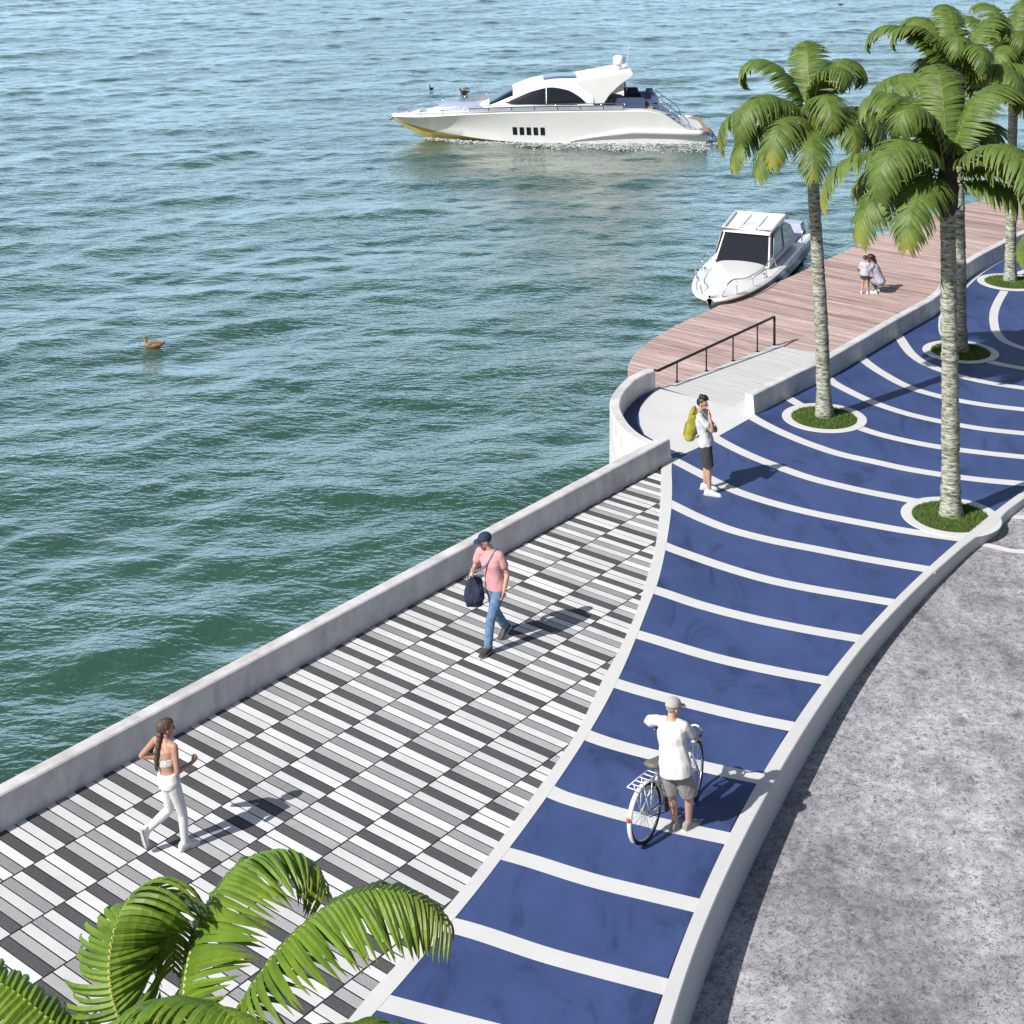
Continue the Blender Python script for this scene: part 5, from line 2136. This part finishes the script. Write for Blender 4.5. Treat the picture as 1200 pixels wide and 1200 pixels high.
def legwear(F, name, mat, to=1.0, grow=0.010, flare=0.0, waist=0.10, seed=2, wr=0.004, leg_k=1.0):
    """to: 0.5 = knee, 1 = ankle"""
    mb = MB()
    hw = 0.178 if F.female else 0.168
    F.torso_rings(mb, [(-0.17, 0.10, 0.085, 0.0), (-0.08, 0.158 + grow, 0.114 + grow, -0.012), (0.02, hw + grow, 0.120 + grow, -0.012), (waist, hw * 0.93 + grow * 0.8, 0.110 + grow * 0.8, -0.004)])
    for sd in ('r', 'l'):
        hip, kn, an = F.J['hip_' + sd], F.J['kn_' + sd], F.J['an_' + sd]
        g = grow
        if to <= 0.5:
            e = hip.lerp(kn, to * 2)
            F.limb(mb, [(hip, LEG[0] * leg_k + g), (hip.lerp(e, 0.5), (LEG[0] * 0.92) * leg_k + g + flare * 0.5)])
            mb.tube([hip.lerp(e, 0.45), hip.lerp(e, 0.75), e], [((LEG[0] * 0.92) * leg_k + g + flare * 0.5) * F.s, (LEG[1] * leg_k + g + flare * 0.9) * F.s, (LEG[1] * 0.95 * leg_k + g + flare * 1.2) * F.s], 16)
        else:
            t2 = (to - 0.5) * 2
            e = kn.lerp(an, t2)
            F.limb(mb, [(hip, LEG[0] * leg_k + g), (hip.lerp(kn, 0.45), LEG[1] * leg_k + g), (kn, LEG[2] * leg_k + g), (kn.lerp(an, 0.32), LEG[3] * leg_k + g), (e, (LEG[4] + 0.004) * leg_k + g + flare)])
    return remeshed(name, mb, mat, F.root, 0.008, 2, wr, 11, seed)


def hair_cap(F, name, mat, back=0.02, low=-0.03, top=0.012, fringe=0.045, extra=None, seed=3):
    mb = MB()
    c, Rm = F.H
    s = F.s
    # shell round the skull, cut away at the face
    vs, fs = [], []
    n, k = 26, 18
    for i in range(k + 1):
        th = math.pi * 0.70 * i / k
        for q in range(n):
            a = 6.2832 * q / n
            x, y, z = math.sin(th) * math.cos(a), math.sin(th) * math.sin(a), math.cos(th)
            lim = fringe if y > 0.35 else low
            px_, py_, pz_ = x * (0.074 + top), y * (0.094 + top) - 0.008 - (back if y < 0 else 0) * abs(y), z * (0.092 + top) + 0.022
            if y > 0.25:
                pz_ = max(pz_, fringe + 0.02 * (1 - y))
                if pz_ <= fringe + 0.021:
                    py_ = min(py_, 0.092)
            elif y > -0.2:
                pz_ = max(pz_, low + 0.05)
            vs.append(c + Rm @ Vector((px_, py_, pz_)) * s)
    for i in range(k):
        for q in range(n):
            q2 = (q + 1) % n
            fs.append((i * n + q, (i + 1) * n + q, (i + 1) * n + q2, i * n + q2))
    fs.append(tuple(k * n + q for q in range(n)))
    mb.add(vs, fs)
    if extra:
        extra(mb)
    return remeshed(name, mb, mat, F.root, 0.0075, 2, 0.004, 40, seed)


def cap_hat(F, mat, brim_dir=1, brim_mat=None):
    c, Rm = F.H
    s = F.s
    mb = MB()
    rings = []
    for th in [math.pi * 0.5 * i / 9 for i in range(10)]:
        rings.append([c + Rm @ Vector((0.090 * math.sin(th) * math.cos(a), 0.110 * math.sin(th) * math.sin(a) - 0.006, 0.040 + 0.090 * max(0, math.cos(th)) ** 0.8)) * s for a in [6.2832 * q / 24 for q in range(24)]])
    rings.append([c + Rm @ Vector((0.091 * math.cos(a), 0.111 * math.sin(a) - 0.006, 0.026)) * s for a in [6.2832 * q / 24 for q in range(24)]])
    mb.loft(rings[1:])
    o = mb.build('cap', mat, F.root, True)
    m2 = MB()
    rows = []
    for y, w, z in ((0.085, 0.078, 0.040), (0.125, 0.080, 0.036), (0.160, 0.066, 0.026), (0.178, 0.030, 0.020)):
        yy = y * brim_dir
        rows.append([c + Rm @ Vector((-w, yy, z - 0.012)) * s, c + Rm @ Vector((0, yy + 0.008 * brim_dir, z)) * s, c + Rm @ Vector((w, yy, z - 0.012)) * s,
                     c + Rm @ Vector((w, yy, z - 0.018)) * s, c + Rm @ Vector((0, yy, z - 0.008)) * s, c + Rm @ Vector((-w, yy, z - 0.018)) * s])
    m2.loft(rows)
    m2.build('brim', brim_mat or mat, o, True)
    return o


# ---------------------------------------------------------------- running woman
W = Fig((213, 991), 0, (0.75, 0.66), 'jogging woman in white leggings and a strappy top with a long braid', 0.94, True)
W.joints(pelvis=(-0.01, -0.17, 0.90), hip_r=(0.075, -0.16, 0.88), hip_l=(-0.095, -0.17, 0.89), kn_r=(0.08, -0.03, 0.47), an_r=(0.08, 0.0, 0.085), toe_r=(0.095, 0.2, 0.075),
         kn_l=(-0.11, -0.12, 0.48), an_l=(-0.16, -0.42, 0.30), toe_l=(-0.17, -0.36, 0.09), down_l=(0.0, -0.9, -0.3),
         chest=(-0.08, -0.19, 1.20), neck=(-0.12, -0.18, 1.43), head=(-0.13, -0.15, 1.56), sh_r=(0.055, -0.14, 1.375), sh_l=(-0.27, -0.24, 1.375),
         el_r=(0.16, -0.16, 1.10), wr_r=(0.11, 0.09, 1.11), el_l=(-0.43, -0.36, 1.14), wr_l=(-0.23, -0.08, 1.08))
W.J['down_l'] = (W.f * -0.95 + V3((0, 0, -0.25))).normalized()
base_body(W, W.f * 0.9 + W.r * 0.25, M_skin2, {'r': (W.f * 0.8 + V3((0, 0, 0.6)), -W.r, 1.4, 1), 'l': (W.r * 0.6 + W.f * 0.5 + V3((0, 0, 0.2)), W.r, 1.3, -1)})
legwear(W, 'leggings', M_wleg, 0.985, 0.007, 0.0, 0.22, 1, 0.0015)
mb = MB()
W.torso_rings(mb, [(0.40, 0.150, 0.110, 0.004), (0.44, 0.158, 0.118, 0.006), (0.52, 0.164, 0.126, 0.010), (0.57, 0.166, 0.122, 0.008)])
bra = remeshed('sports_top', mb, M_bra, W.root, 0.0075, 1)
mb = MB()
for sg in ('sh_r', 'sh_l'):
    q = W.J[sg].lerp(W.J['neck'], 0.45)
    bk = W.J['chest'].lerp(W.J['neck'], 0.1) - W.f * 0.115 + (W.J[sg] - W.J['neck']) * 0.25
    mb.tube([bk, (bk + q) / 2 - W.f * 0.045, q + V3((0, 0, 0.025))], 0.008, 6)
mb.build('strap', M_bra, bra)
for sd in 'rl':
    W.shoe('shoe', W.J['an_' + sd], W.J['toe_' + sd] - W.J['an_' + sd] + (V3((0, 0, 0.01)) if sd == 'r' else V3()), M_shoe_w, W.J.get('down_' + sd))


def braid(mb):
    a = W.hp(0, -0.09, 0.0)
    b = W.J['neck'] - W.f * 0.085 + V3((0, 0, 0.0))
    c = W.J['chest'] - W.f * 0.135 + V3((0, 0, 0.08))
    d = W.J['chest'] - W.f * 0.125 + V3((0, 0, -0.12))
    pts = curve_pts([a, b, c, d], 9)
    mb.tube(pts, [(0.040 + 0.010 * math.sin(i * 1.6)) * (1 - 0.5 * i / len(pts)) for i in range(len(pts))], 10)


hair_cap(W, 'hair', M_hair_b, 0.03, -0.05, 0.014, 0.055, braid)

# ---------------------------------------------------------------- man with cap and shoulder bag
A_ = Fig((581, 757), 0, (-0.62, -0.78), 'man in a pink shirt, jeans and a dark cap walking with a navy shoulder bag', 1.0)
A_.joints(pelvis=(0, 0, 0.95), hip_r=(0.09, -0.02, 0.92), hip_l=(-0.09, 0.02, 0.92), kn_r=(0.09, -0.09, 0.50), an_r=(0.085, -0.34, 0.15), toe_r=(0.085, -0.16, 0.06),
          kn_l=(-0.06, 0.20, 0.50), an_l=(-0.04, 0.24, 0.085), toe_l=(-0.05, 0.44, 0.08),
          chest=(0.04, 0.04, 1.27), neck=(0.08, 0.05, 1.495), head=(0.13, 0.11, 1.635), sh_r=(0.26, 0.07, 1.425), sh_l=(-0.105, 0.02, 1.435),
          el_r=(0.34, 0.10, 1.16), wr_r=(0.25, 0.31, 1.14), el_l=(-0.19, -0.05, 1.15), wr_l=(-0.21, 0.06, 0.92))
A_.J['down_r'] = (V3((0, 0, -0.75)) - A_.f * 0.6).normalized()
base_body(A_, V3((-0.95, -0.25, -0.12)), M_skin, {'r': (A_.f * 0.5 - A_.r * 0.5 + V3((0, 0, 0.5)), -A_.r, 1.4, -1), 'l': (V3((0, 0, -1)) + A_.f * 0.25, A_.r, 0.5, 1)})
shirt(A_, 'shirt', M_pink, 0.52, -0.08, 0.014, 0.010, 4, 0.95)
legwear(A_, 'jeans', M_jean, 0.96, 0.016, 0.010, 0.10, 5, 0.006)
for sd in 'rl':
    A_.shoe('shoe', A_.J['an_' + sd], A_.J['toe_' + sd] - A_.J['an_' + sd], M_shoe_d, A_.J.get('down_' + sd), 0.29)
hair_cap(A_, 'hair', M_hair_b, 0.004, -0.02, 0.004, 0.05)
cap_hat(A_, M_cap)
bagc = A_.p((0.27, 0.20, 0.86))
bag = empty('shoulder_bag', A_.root.location + bagc, 0, 'navy shoulder bag slung across the man in the pink shirt', 'bag')
Rb = Matrix((A_.r * 0.75 + A_.f * 0.66, A_.f * 0.75 - A_.r * 0.66, V3((0, 0, 1)))).transposed()
m = MB()
rings = []
for z, w, d in ((-0.24, 0.07, 0.05), (-0.22, 0.13, 0.10), (-0.10, 0.165, 0.125), (0.05, 0.135, 0.09), (0.16, 0.105, 0.055), (0.23, 0.06, 0.03)):
    rings.append([Rb @ V3((w * math.copysign(abs(math.cos(a)) ** 0.5, math.cos(a)), d * math.copysign(abs(math.sin(a)) ** 0.6, math.sin(a)), z)) for a in [6.2832 * q / 20 for q in range(20)]])
m.loft(rings)
remeshed('pouch', m, M_bag, bag, 0.011, 2, 0.022, 10, 7)
m = MB()
fl = [[Rb @ V3((x, 0.108 - 0.02 * abs(x) / .15, z)), Rb @ V3((x, 0.118 - 0.02 * abs(x) / .15, z))] for x, z in ((0, 0), (0, 0))]
m.ball(Rb @ V3((0.0, 0.085, -0.10)), (0.105, 0.055, 0.10), 14, 10, 0, Rb)
remeshed('front_pocket', m, M_bag, bag, 0.011, 1, 0.016, 12, 8)
m = MB()
shp = A_.J['sh_l'].lerp(A_.J['neck'], 0.4) + V3((0, 0, 0.055))
ch = A_.J['chest'].lerp(A_.J['neck'], 0.1) + A_.f * 0.16
bk = A_.J['chest'] - A_.f * 0.15 + A_.r * 0.05
pts = curve_pts([bagc + Rb @ V3((-0.12, 0, 0.2)), A_.J['wr_r'] + A_.f * 0.03 + V3((0, 0, 0.02)), ch, shp, bk, A_.p((0.20, -0.02, 1.05)), bagc + Rb @ V3((0.12, -0.02, 0.2))], 8)
for a, b in zip(pts[:-1], pts[1:]):
    m.tube([a - bagc, b - bagc], 0.016, 6)
m.build('strap', M_strap, bag, True)

# ---------------------------------------------------------------- man with backpack
B_ = Fig((832, 577), 0, (0.97, -0.22), 'young man in dark shorts with a yellow backpack and a hand at his mouth', 1.03)
B_.joints(pelvis=(0, -0.07, 0.95), hip_r=(0.09, -0.07, 0.92), hip_l=(-0.09, -0.07, 0.92), kn_r=(0.11, -0.02, 0.50), an_r=(0.13, 0.0, 0.085), toe_r=(0.15, 0.2, 0.08), kn_l=(-0.11, -0.08, 0.50), an_l=(-0.13, -0.10, 0.085), toe_l=(-0.16, 0.1, 0.08),
          chest=(0, -0.15, 1.28), neck=(0.0, -0.18, 1.49), head=(0, -0.14, 1.635), sh_r=(0.18, -0.17, 1.43), sh_l=(-0.18, -0.17, 1.43),
          el_r=(0.21, 0.055, 1.22), wr_r=(0.10, -0.005, 1.47), el_l=(-0.23, 0.02, 1.19), wr_l=(-0.02, 0.10, 1.21))
base_body(B_, B_.f + B_.r * 0.2, M_skin, {'r': (V3((0, 0, 1)) - B_.r * 0.4 - B_.f * 0.15, -B_.f, 0.6, -1), 'l': (B_.r * 0.9 + B_.f * 0.1, V3((0, 0, -1)), 0.5, -1)})
shirt(B_, 'shirt', M_tee, 0.58, -0.10, 0.013, 0.010, 6, 0.98, 0.008)
legwear(B_, 'shorts', M_short_d, 0.48, 0.018, 0.016, 0.06, 7, 0.006)
for sd in 'rl':
    B_.shoe('shoe', B_.J['an_' + sd], B_.J['toe_' + sd] - B_.J['an_' + sd], M_shoe_w, None, 0.30)


def quiff(mb):
    for x, y, z, r_ in ((0, 0.06, 0.125, 0.040), (0.03, 0.03, 0.13, 0.04), (-0.03, 0.03, 0.13, 0.04), (0, -0.03, 0.128, 0.05), (0.0, 0.085, 0.11, 0.028)):
        mb.ball(B_.hp(x, y, z), r_ * B_.s, 10, 8)


hair_cap(B_, 'hair', M_hair_k, 0.006, -0.02, 0.006, 0.075, quiff)
pc = B_.p((0, -0.335, 1.20))
pack = empty('backpack', B_.root.location + pc, 0, 'olive yellow backpack worn on the back of the young man', 'backpack')
tilt = Matrix.Rotation(R(-10), 3, B_.r)
Rp = tilt @ Matrix((B_.r, B_.f, V3((0, 0, 1)))).transposed()
m = MB()
rings = []
for z, w, d in ((-0.26, 0.11, 0.06), (-0.24, 0.14, 0.09), (-0.08, 0.150, 0.105), (0.12, 0.148, 0.10), (0.26, 0.142, 0.088), (0.31, 0.13, 0.07), (0.33, 0.10, 0.04)):
    rings.append([Rp @ V3((w * math.copysign(abs(math.cos(a)) ** 0.6, math.cos(a)), d * math.copysign(abs(math.sin(a)) ** 0.7, math.sin(a)), z)) for a in [6.2832 * q / 20 for q in range(20)]])
m.loft(rings)
remeshed('sack', m, M_pack, pack, 0.011, 2, 0.012, 12, 9)
m = MB()
m.box(Rp @ V3((0, -0.112, -0.08)), (0.20, 0.05, 0.20), Rp, 0, 0.9)
auto_smooth(m.build('front_pocket', M_pack, pack), 30)
m = MB()
m.tube([Rp @ V3((x, -0.02, 0.31)) for x in (-0.15, -0.07, 0.07, 0.15)], [0.035, 0.045, 0.045, 0.035], 10)
m.build('rolled_top', M_pack, pack, True)
for sg in (1, -1):
    m = MB()
    pts = curve_pts([pc + Rp @ V3((sg * 0.09, 0.09, 0.24)), B_.p((sg * 0.10, -0.16, 1.525)), B_.p((sg * 0.125, -0.01, 1.40)), B_.p((sg * 0.15, -0.04, 1.22)), pc + Rp @ V3((sg * 0.11, 0.08, -0.18))], 6)
    m.tube([p - pc for p in pts], 0.018, 6)
    m.build('shoulder_strap', M_strap, pack, True)

# ---------------------------------------------------------------- man with the bicycle
C_ = Fig((793, 968), 0, (0.60, 0.80), 'man in a white T-shirt, grey shorts and pale cap standing with a bicycle', 0.98)
C_.joints(pelvis=(0.08, -0.17, 0.90), hip_r=(0.17, -0.15, 0.87), hip_l=(-0.01, -0.19, 0.87), kn_r=(0.20, -0.02, 0.48), an_r=(0.15, 0.04, 0.085), toe_r=(0.19, 0.24, 0.08), kn_l=(0.0, -0.12, 0.48), an_l=(0.02, -0.08, 0.085), toe_l=(0.02, 0.12, 0.08),
          chest=(0.02, -0.15, 1.20), neck=(-0.02, -0.10, 1.43), head=(-0.02, -0.05, 1.545), sh_r=(0.155, -0.06, 1.365), sh_l=(-0.205, -0.15, 1.365),
          el_r=(0.20, 0.13, 1.15), wr_r=(0.08, 0.30, 1.06), el_l=(-0.44, -0.03, 1.22), wr_l=(-0.50, 0.21, 1.13))
base_body(C_, C_.f * 0.9 + C_.r * 0.35 + V3((0, 0, -0.1)), M_skin, {'r': (C_.f * 0.7 - C_.r * 0.6 + V3((0, 0, -0.2)), V3((0, 0, -1)), 0.8, -1), 'l': (C_.f * 0.9 + C_.r * 0.2, V3((0, 0, -1)), 0.8, 1)})
shirt(C_, 'shirt', M_wtee, 0.62, -0.22, 0.014, 0.028, 8, 0.96, 0.009)
legwear(C_, 'shorts', M_short_g, 0.46, 0.022, 0.022, 0.06, 9, 0.010)
for sd in 'rl':
    C_.shoe('shoe', C_.J['an_' + sd], C_.J['toe_' + sd] - C_.J['an_' + sd], M_short_g, None, 0.28)
hair_cap(C_, 'hair', M_hair_g, 0.004, -0.03, 0.004, 0.05)
cap_hat(C_, M_capg, 1)

# bicycle
M_bikew = simple('white_bike_paint', (0.70, 0.71, 0.74), 0.25, var=0.04)
M_tyre = simple('bike_tyre', (0.012, 0.012, 0.013), 0.7)
M_saddle = simple('grey_saddle', (0.12, 0.115, 0.11), 0.5)
M_red = simple('reflector', (0.45, 0.10, 0.05), 0.3)
rc, fc = at(757.5, 987, 0), at(815.5, 935, 0)
hd = (fc - rc).normalized()
WB = (fc - rc).length
bike = empty('bicycle', (rc + fc) / 2, math.atan2(hd.y, hd.x), 'white bicycle with a rear carrier held by the man in the white T-shirt', 'bicycle')
WR = 0.355
lean = Matrix.Rotation(R(-3), 3, 'X')
LB = lambda x, y, z: lean @ V3((x, y, z))
xr, xf = -WB / 2, WB / 2


def wheel(x, steer):
    Rz = Matrix.Rotation(steer, 3, 'Z')

    def q(dx, y, z):
        return LB(*(Rz @ V3((dx, y, 0)) + V3((x, 0, WR + z))))
    wr_ = MB()
    N = 48
    tyre = MB().tube([q((WR - 0.02) * math.cos(a), 0, (WR - 0.02) * math.sin(a)) for a in [6.2832 * k / N for k in range(N)]], 0.020, 8, 0, False, True).build('wheel', M_tyre, bike, True)
    MB().tube([q((WR - 0.045) * math.cos(a), 0, (WR - 0.045) * math.sin(a)) for a in [6.2832 * k / N for k in range(N)]], 0.011, 6, 0, False, True).build('rim', M_steel, tyre, True)
    sp = MB()
    for k in range(28):
        a = 6.2832 * k / 28
        sg = 0.028 if k % 2 else -0.028
        a2 = a + (0.5 if k % 4 < 2 else -0.5)
        sp.tube([q(0.02 * math.cos(a2), sg, 0.02 * math.sin(a2)), q((WR - 0.045) * math.cos(a), 0, (WR - 0.045) * math.sin(a))], 0.0022, 4)
    sp.tube([q(0, -0.05, 0), q(0, 0.05, 0)], 0.022, 10)
    sp.build('spokes', M_steel, tyre)
    fe = MB()
    rows = []
    a0, a1 = (0.15, 3.75) if x < 0 else (0.35, 3.0)
    for k in range(26):
        a = a0 + (a1 - a0) * k / 25
        rows.append([q((WR + rr) * math.cos(a), y, (WR + rr) * math.sin(a)) for y, rr in ((-0.032, 0.006), (-0.022, 0.020), (0.022, 0.020), (0.032, 0.006), (0.022, 0.014), (-0.022, 0.014))])
    fe.loft(rows)
    auto_smooth(fe.build('mudguard', M_bikew, bike), 40)
    return q


qr = wheel(xr, 0)
steer = R(14)
qf = wheel(xf, steer)
bb = LB(xr + 0.44, 0, 0.29)
seat_t = LB(xr + 0.28, 0, 0.80)
head_t, head_b = LB(xf - 0.24, 0, 0.92), LB(xf - 0.18, 0, 0.72)
m = MB()
m.tube([bb, LB(xr + 0.31, 0, 0.70), seat_t], 0.020, 10)
m.tube(curve_pts([head_b, LB(xf - 0.35, 0, 0.50), LB(xf - 0.55, 0, 0.34), bb], 6), 0.023, 10)
m.tube(curve_pts([head_t.lerp(head_b, .4), LB(xf - 0.45, 0, 0.62), LB(xr + 0.36, 0, 0.55)], 6), 0.018, 10)
m.tube([head_t, head_b], 0.024, 10)
for y in (-0.06, 0.06):
    m.tube([bb, qr(0, y, 0)], 0.012, 8)
    m.tube([LB(xr + 0.31, 0, 0.68), qr(0, y, 0)], 0.010, 8)
m.build('frame', M_bikew, bike, True)
m = MB()
for y in (-0.055, 0.055):
    m.tube([LB(xf - 0.17, y, 0.70), qf(0, y, 0)], 0.014, 8)
m.tube([LB(xf - 0.17, -0.055, 0.70), LB(xf - 0.17, 0.055, 0.70)], 0.016, 8)
m.build('fork', M_bikew, bike, True)
# handlebar
Rs = Matrix.Rotation(steer, 3, 'Z')
hc = V3((xf - 0.255, 0, 0.98))
hb = [LB(*(hc + Rs @ V3(v))) for v in ((-0.20, 0.30, 0.05), (-0.06, 0.29, 0.06), (0.06, 0.16, 0.06), (0.05, 0, 0.0), (0.06, -0.16, 0.06), (-0.06, -0.29, 0.06), (-0.20, -0.30, 0.05))]
m = MB()
m.tube(curve_pts(hb, 6), 0.013, 8)
m.tube([head_t, LB(*(hc + Rs @ V3((0.05, 0, 0.0))))], 0.014, 8)
hbo = m.build('handlebar', M_bikew, bike, True)
for k in (0, 6):
    o_ = hb[k]
    i_ = hb[1 if k == 0 else 5]
    MB().tube([o_, o_.lerp(i_, 0.85)], 0.019, 10).build('grip', M_saddle, hbo, True)
m = MB()
rings = []
for x, w, d in ((-0.15, 0.05, 0.02), (-0.13, 0.10, 0.035), (-0.06, 0.105, 0.035), (0.02, 0.06, 0.03), (0.12, 0.028, 0.024), (0.15, 0.012, 0.012)):
    rings.append([seat_t + lean @ V3((x, w * math.cos(a), 0.07 + d * math.sin(a))) for a in [6.2832 * q / 14 for q in range(14)]])
m.loft(rings)
auto_smooth(m.build('saddle', M_saddle, bike), 60)
MB().tube([seat_t, seat_t + lean @ V3((-0.01, 0, 0.06))], 0.014, 8).build('seat_post', M_steel, bike, True)
# carrier
m = MB()
cz = 0.77
c0, c1 = xr - 0.26, xr + 0.20
for y in (-0.075, 0.075):
    m.tube([LB(c0, y, cz), LB(c1, y, cz)], 0.008, 6)
    m.tube([LB(xr - 0.12, y, cz), qr(0, y * 1.0, 0)], 0.007, 6)
    m.tube([LB(xr + 0.08, y, cz), qr(0, y * 1.0, 0)], 0.007, 6)
for k in range(6):
    x = c0 + (c1 - c0) * k / 5
    m.tube([LB(x, -0.075, cz), LB(x, 0.075, cz)], 0.007, 6)
m.build('carrier', M_bikew, bike, True)
MB().ball(LB(xr - 0.375, 0, 0.44), (0.015, 0.028, 0.035), 10, 8).build('reflector', M_red, bike, True)
# chain set
m = MB()
m.tube([bb + lean @ V3((0, -0.05, 0)), bb + lean @ V3((0, -0.058, 0))], 0.095, 24)
m.tube([bb + lean @ V3((0, -0.08, 0)), bb + lean @ V3((0.09, -0.08, -0.14))], 0.011, 6)
m.tube([bb + lean @ V3((0, 0.08, 0)), bb + lean @ V3((-0.09, 0.08, 0.14))], 0.011, 6)
m.tube([bb + lean @ V3((0, -0.08, 0)), bb + lean @ V3((0, 0.08, 0))], 0.016, 8)
m.box(bb + lean @ V3((0.09, -0.13, -0.14)), (0.09, 0.08, 0.022))
m.box(bb + lean @ V3((-0.09, 0.13, 0.14)), (0.09, 0.08, 0.022))
m.build('crank', M_saddle, bike, True)
m = MB()
m.tube([bb + lean @ V3((0, -0.055, 0.095)), qr(0, -0.055, 0.03)], 0.006, 4)
m.tube([bb + lean @ V3((0, -0.055, -0.095)), qr(0, -0.055, -0.03)], 0.006, 4)
m.build('chain', M_tyre, bike)

# ---------------------------------------------------------------- child and crouching woman on the boardwalk
K = Fig((1013.5, 344), ZD, (0.55, 0.83), 'small child in a white blouse and dark shorts standing on the boardwalk', 0.62)
K.joints(pelvis=(0, 0, 0.90), hip_r=(0.09, 0, 0.87), hip_l=(-0.09, 0, 0.87), kn_r=(0.10, 0.01, 0.47), an_r=(0.13, 0.02, 0.085), toe_r=(0.14, 0.22, 0.08), kn_l=(-0.10, 0, 0.47), an_l=(-0.13, -0.03, 0.085), toe_l=(-0.13, 0.17, 0.08),
         chest=(0, 0, 1.22), neck=(0, 0.01, 1.43), head=(0.01, 0.04, 1.60), sh_r=(0.16, 0, 1.36), sh_l=(-0.16, 0, 1.36), el_r=(0.26, 0.08, 1.12), wr_r=(0.22, 0.26, 1.05), el_l=(-0.24, 0.0, 1.10), wr_l=(-0.22, 0.12, 0.90))
dn_ = V3((0, 0, -1))
base_body(K, K.f + K.r * 0.3, M_skin, {'r': (K.f * 0.9 + dn_ * 0.2, -K.r, 0.6, -1), 'l': (dn_ + K.f * 0.3, K.r, 0.5, 1)})
shirt(K, 'blouse', M_wshirt, 0.9, -0.12, 0.024, 0.024, 12)
legwear(K, 'shorts', M_short_d, 0.24, 0.026, 0.02, 0.06, 13)
hair_cap(K, 'hair', M_hair_b, 0.02, -0.06, 0.02, 0.05)
for sd in 'rl':
    K.shoe('sandal', K.J['an_' + sd], K.J['toe_' + sd] - K.J['an_' + sd], M_shoe_w)

Q = Fig((1024.5, 343), ZD, (-0.86, 0.35), 'dark haired woman in patterned trousers crouching behind the child on the boardwalk', 0.96, True)
Q.joints(pelvis=(0, -0.18, 0.34), hip_r=(0.09, -0.16, 0.33), hip_l=(-0.09, -0.16, 0.33), kn_r=(0.11, 0.24, 0.36), an_r=(0.10, -0.06, 0.085), toe_r=(0.11, 0.14, 0.07), kn_l=(-0.11, 0.22, 0.42), an_l=(-0.10, -0.02, 0.085), toe_l=(-0.11, 0.18, 0.07),
         chest=(0, -0.06, 0.66), neck=(0, 0.05, 0.87), head=(-0.01, 0.11, 1.00), sh_r=(0.165, 0.02, 0.82), sh_l=(-0.165, 0.02, 0.82), el_r=(0.24, 0.22, 0.66), wr_r=(0.12, 0.40, 0.62), el_l=(-0.22, 0.24, 0.62), wr_l=(-0.10, 0.42, 0.52))
base_body(Q, Q.f, M_skin2, {'r': (Q.f * 0.8 - Q.r * 0.4, -Q.r, 0.5, -1), 'l': (Q.f * 0.8 + Q.r * 0.5, Q.r, 0.5, 1)})
shirt(Q, 'top', M_lav, 0.6, -0.05, 0.014, 0.012, 14)
legwear(Q, 'trousers', M_pat, 0.95, 0.016, 0.008, 0.08, 15)


def bun(mb):
    mb.ball(Q.hp(0, -0.10, 0.02), (0.06 * Q.s, 0.06 * Q.s, 0.07 * Q.s))
    mb.tube([Q.hp(0, -0.09, 0.0), Q.hp(0.0, -0.13, -0.10), Q.hp(0, -0.13, -0.22)], [0.05, 0.045, 0.02], 10)


hair_cap(Q, 'hair', M_hair_k, 0.03, -0.06, 0.018, 0.055, bun)
for sd in 'rl':
    Q.shoe('shoe', Q.J['an_' + sd], Q.J['toe_' + sd] - Q.J['an_' + sd], M_shoe_w)
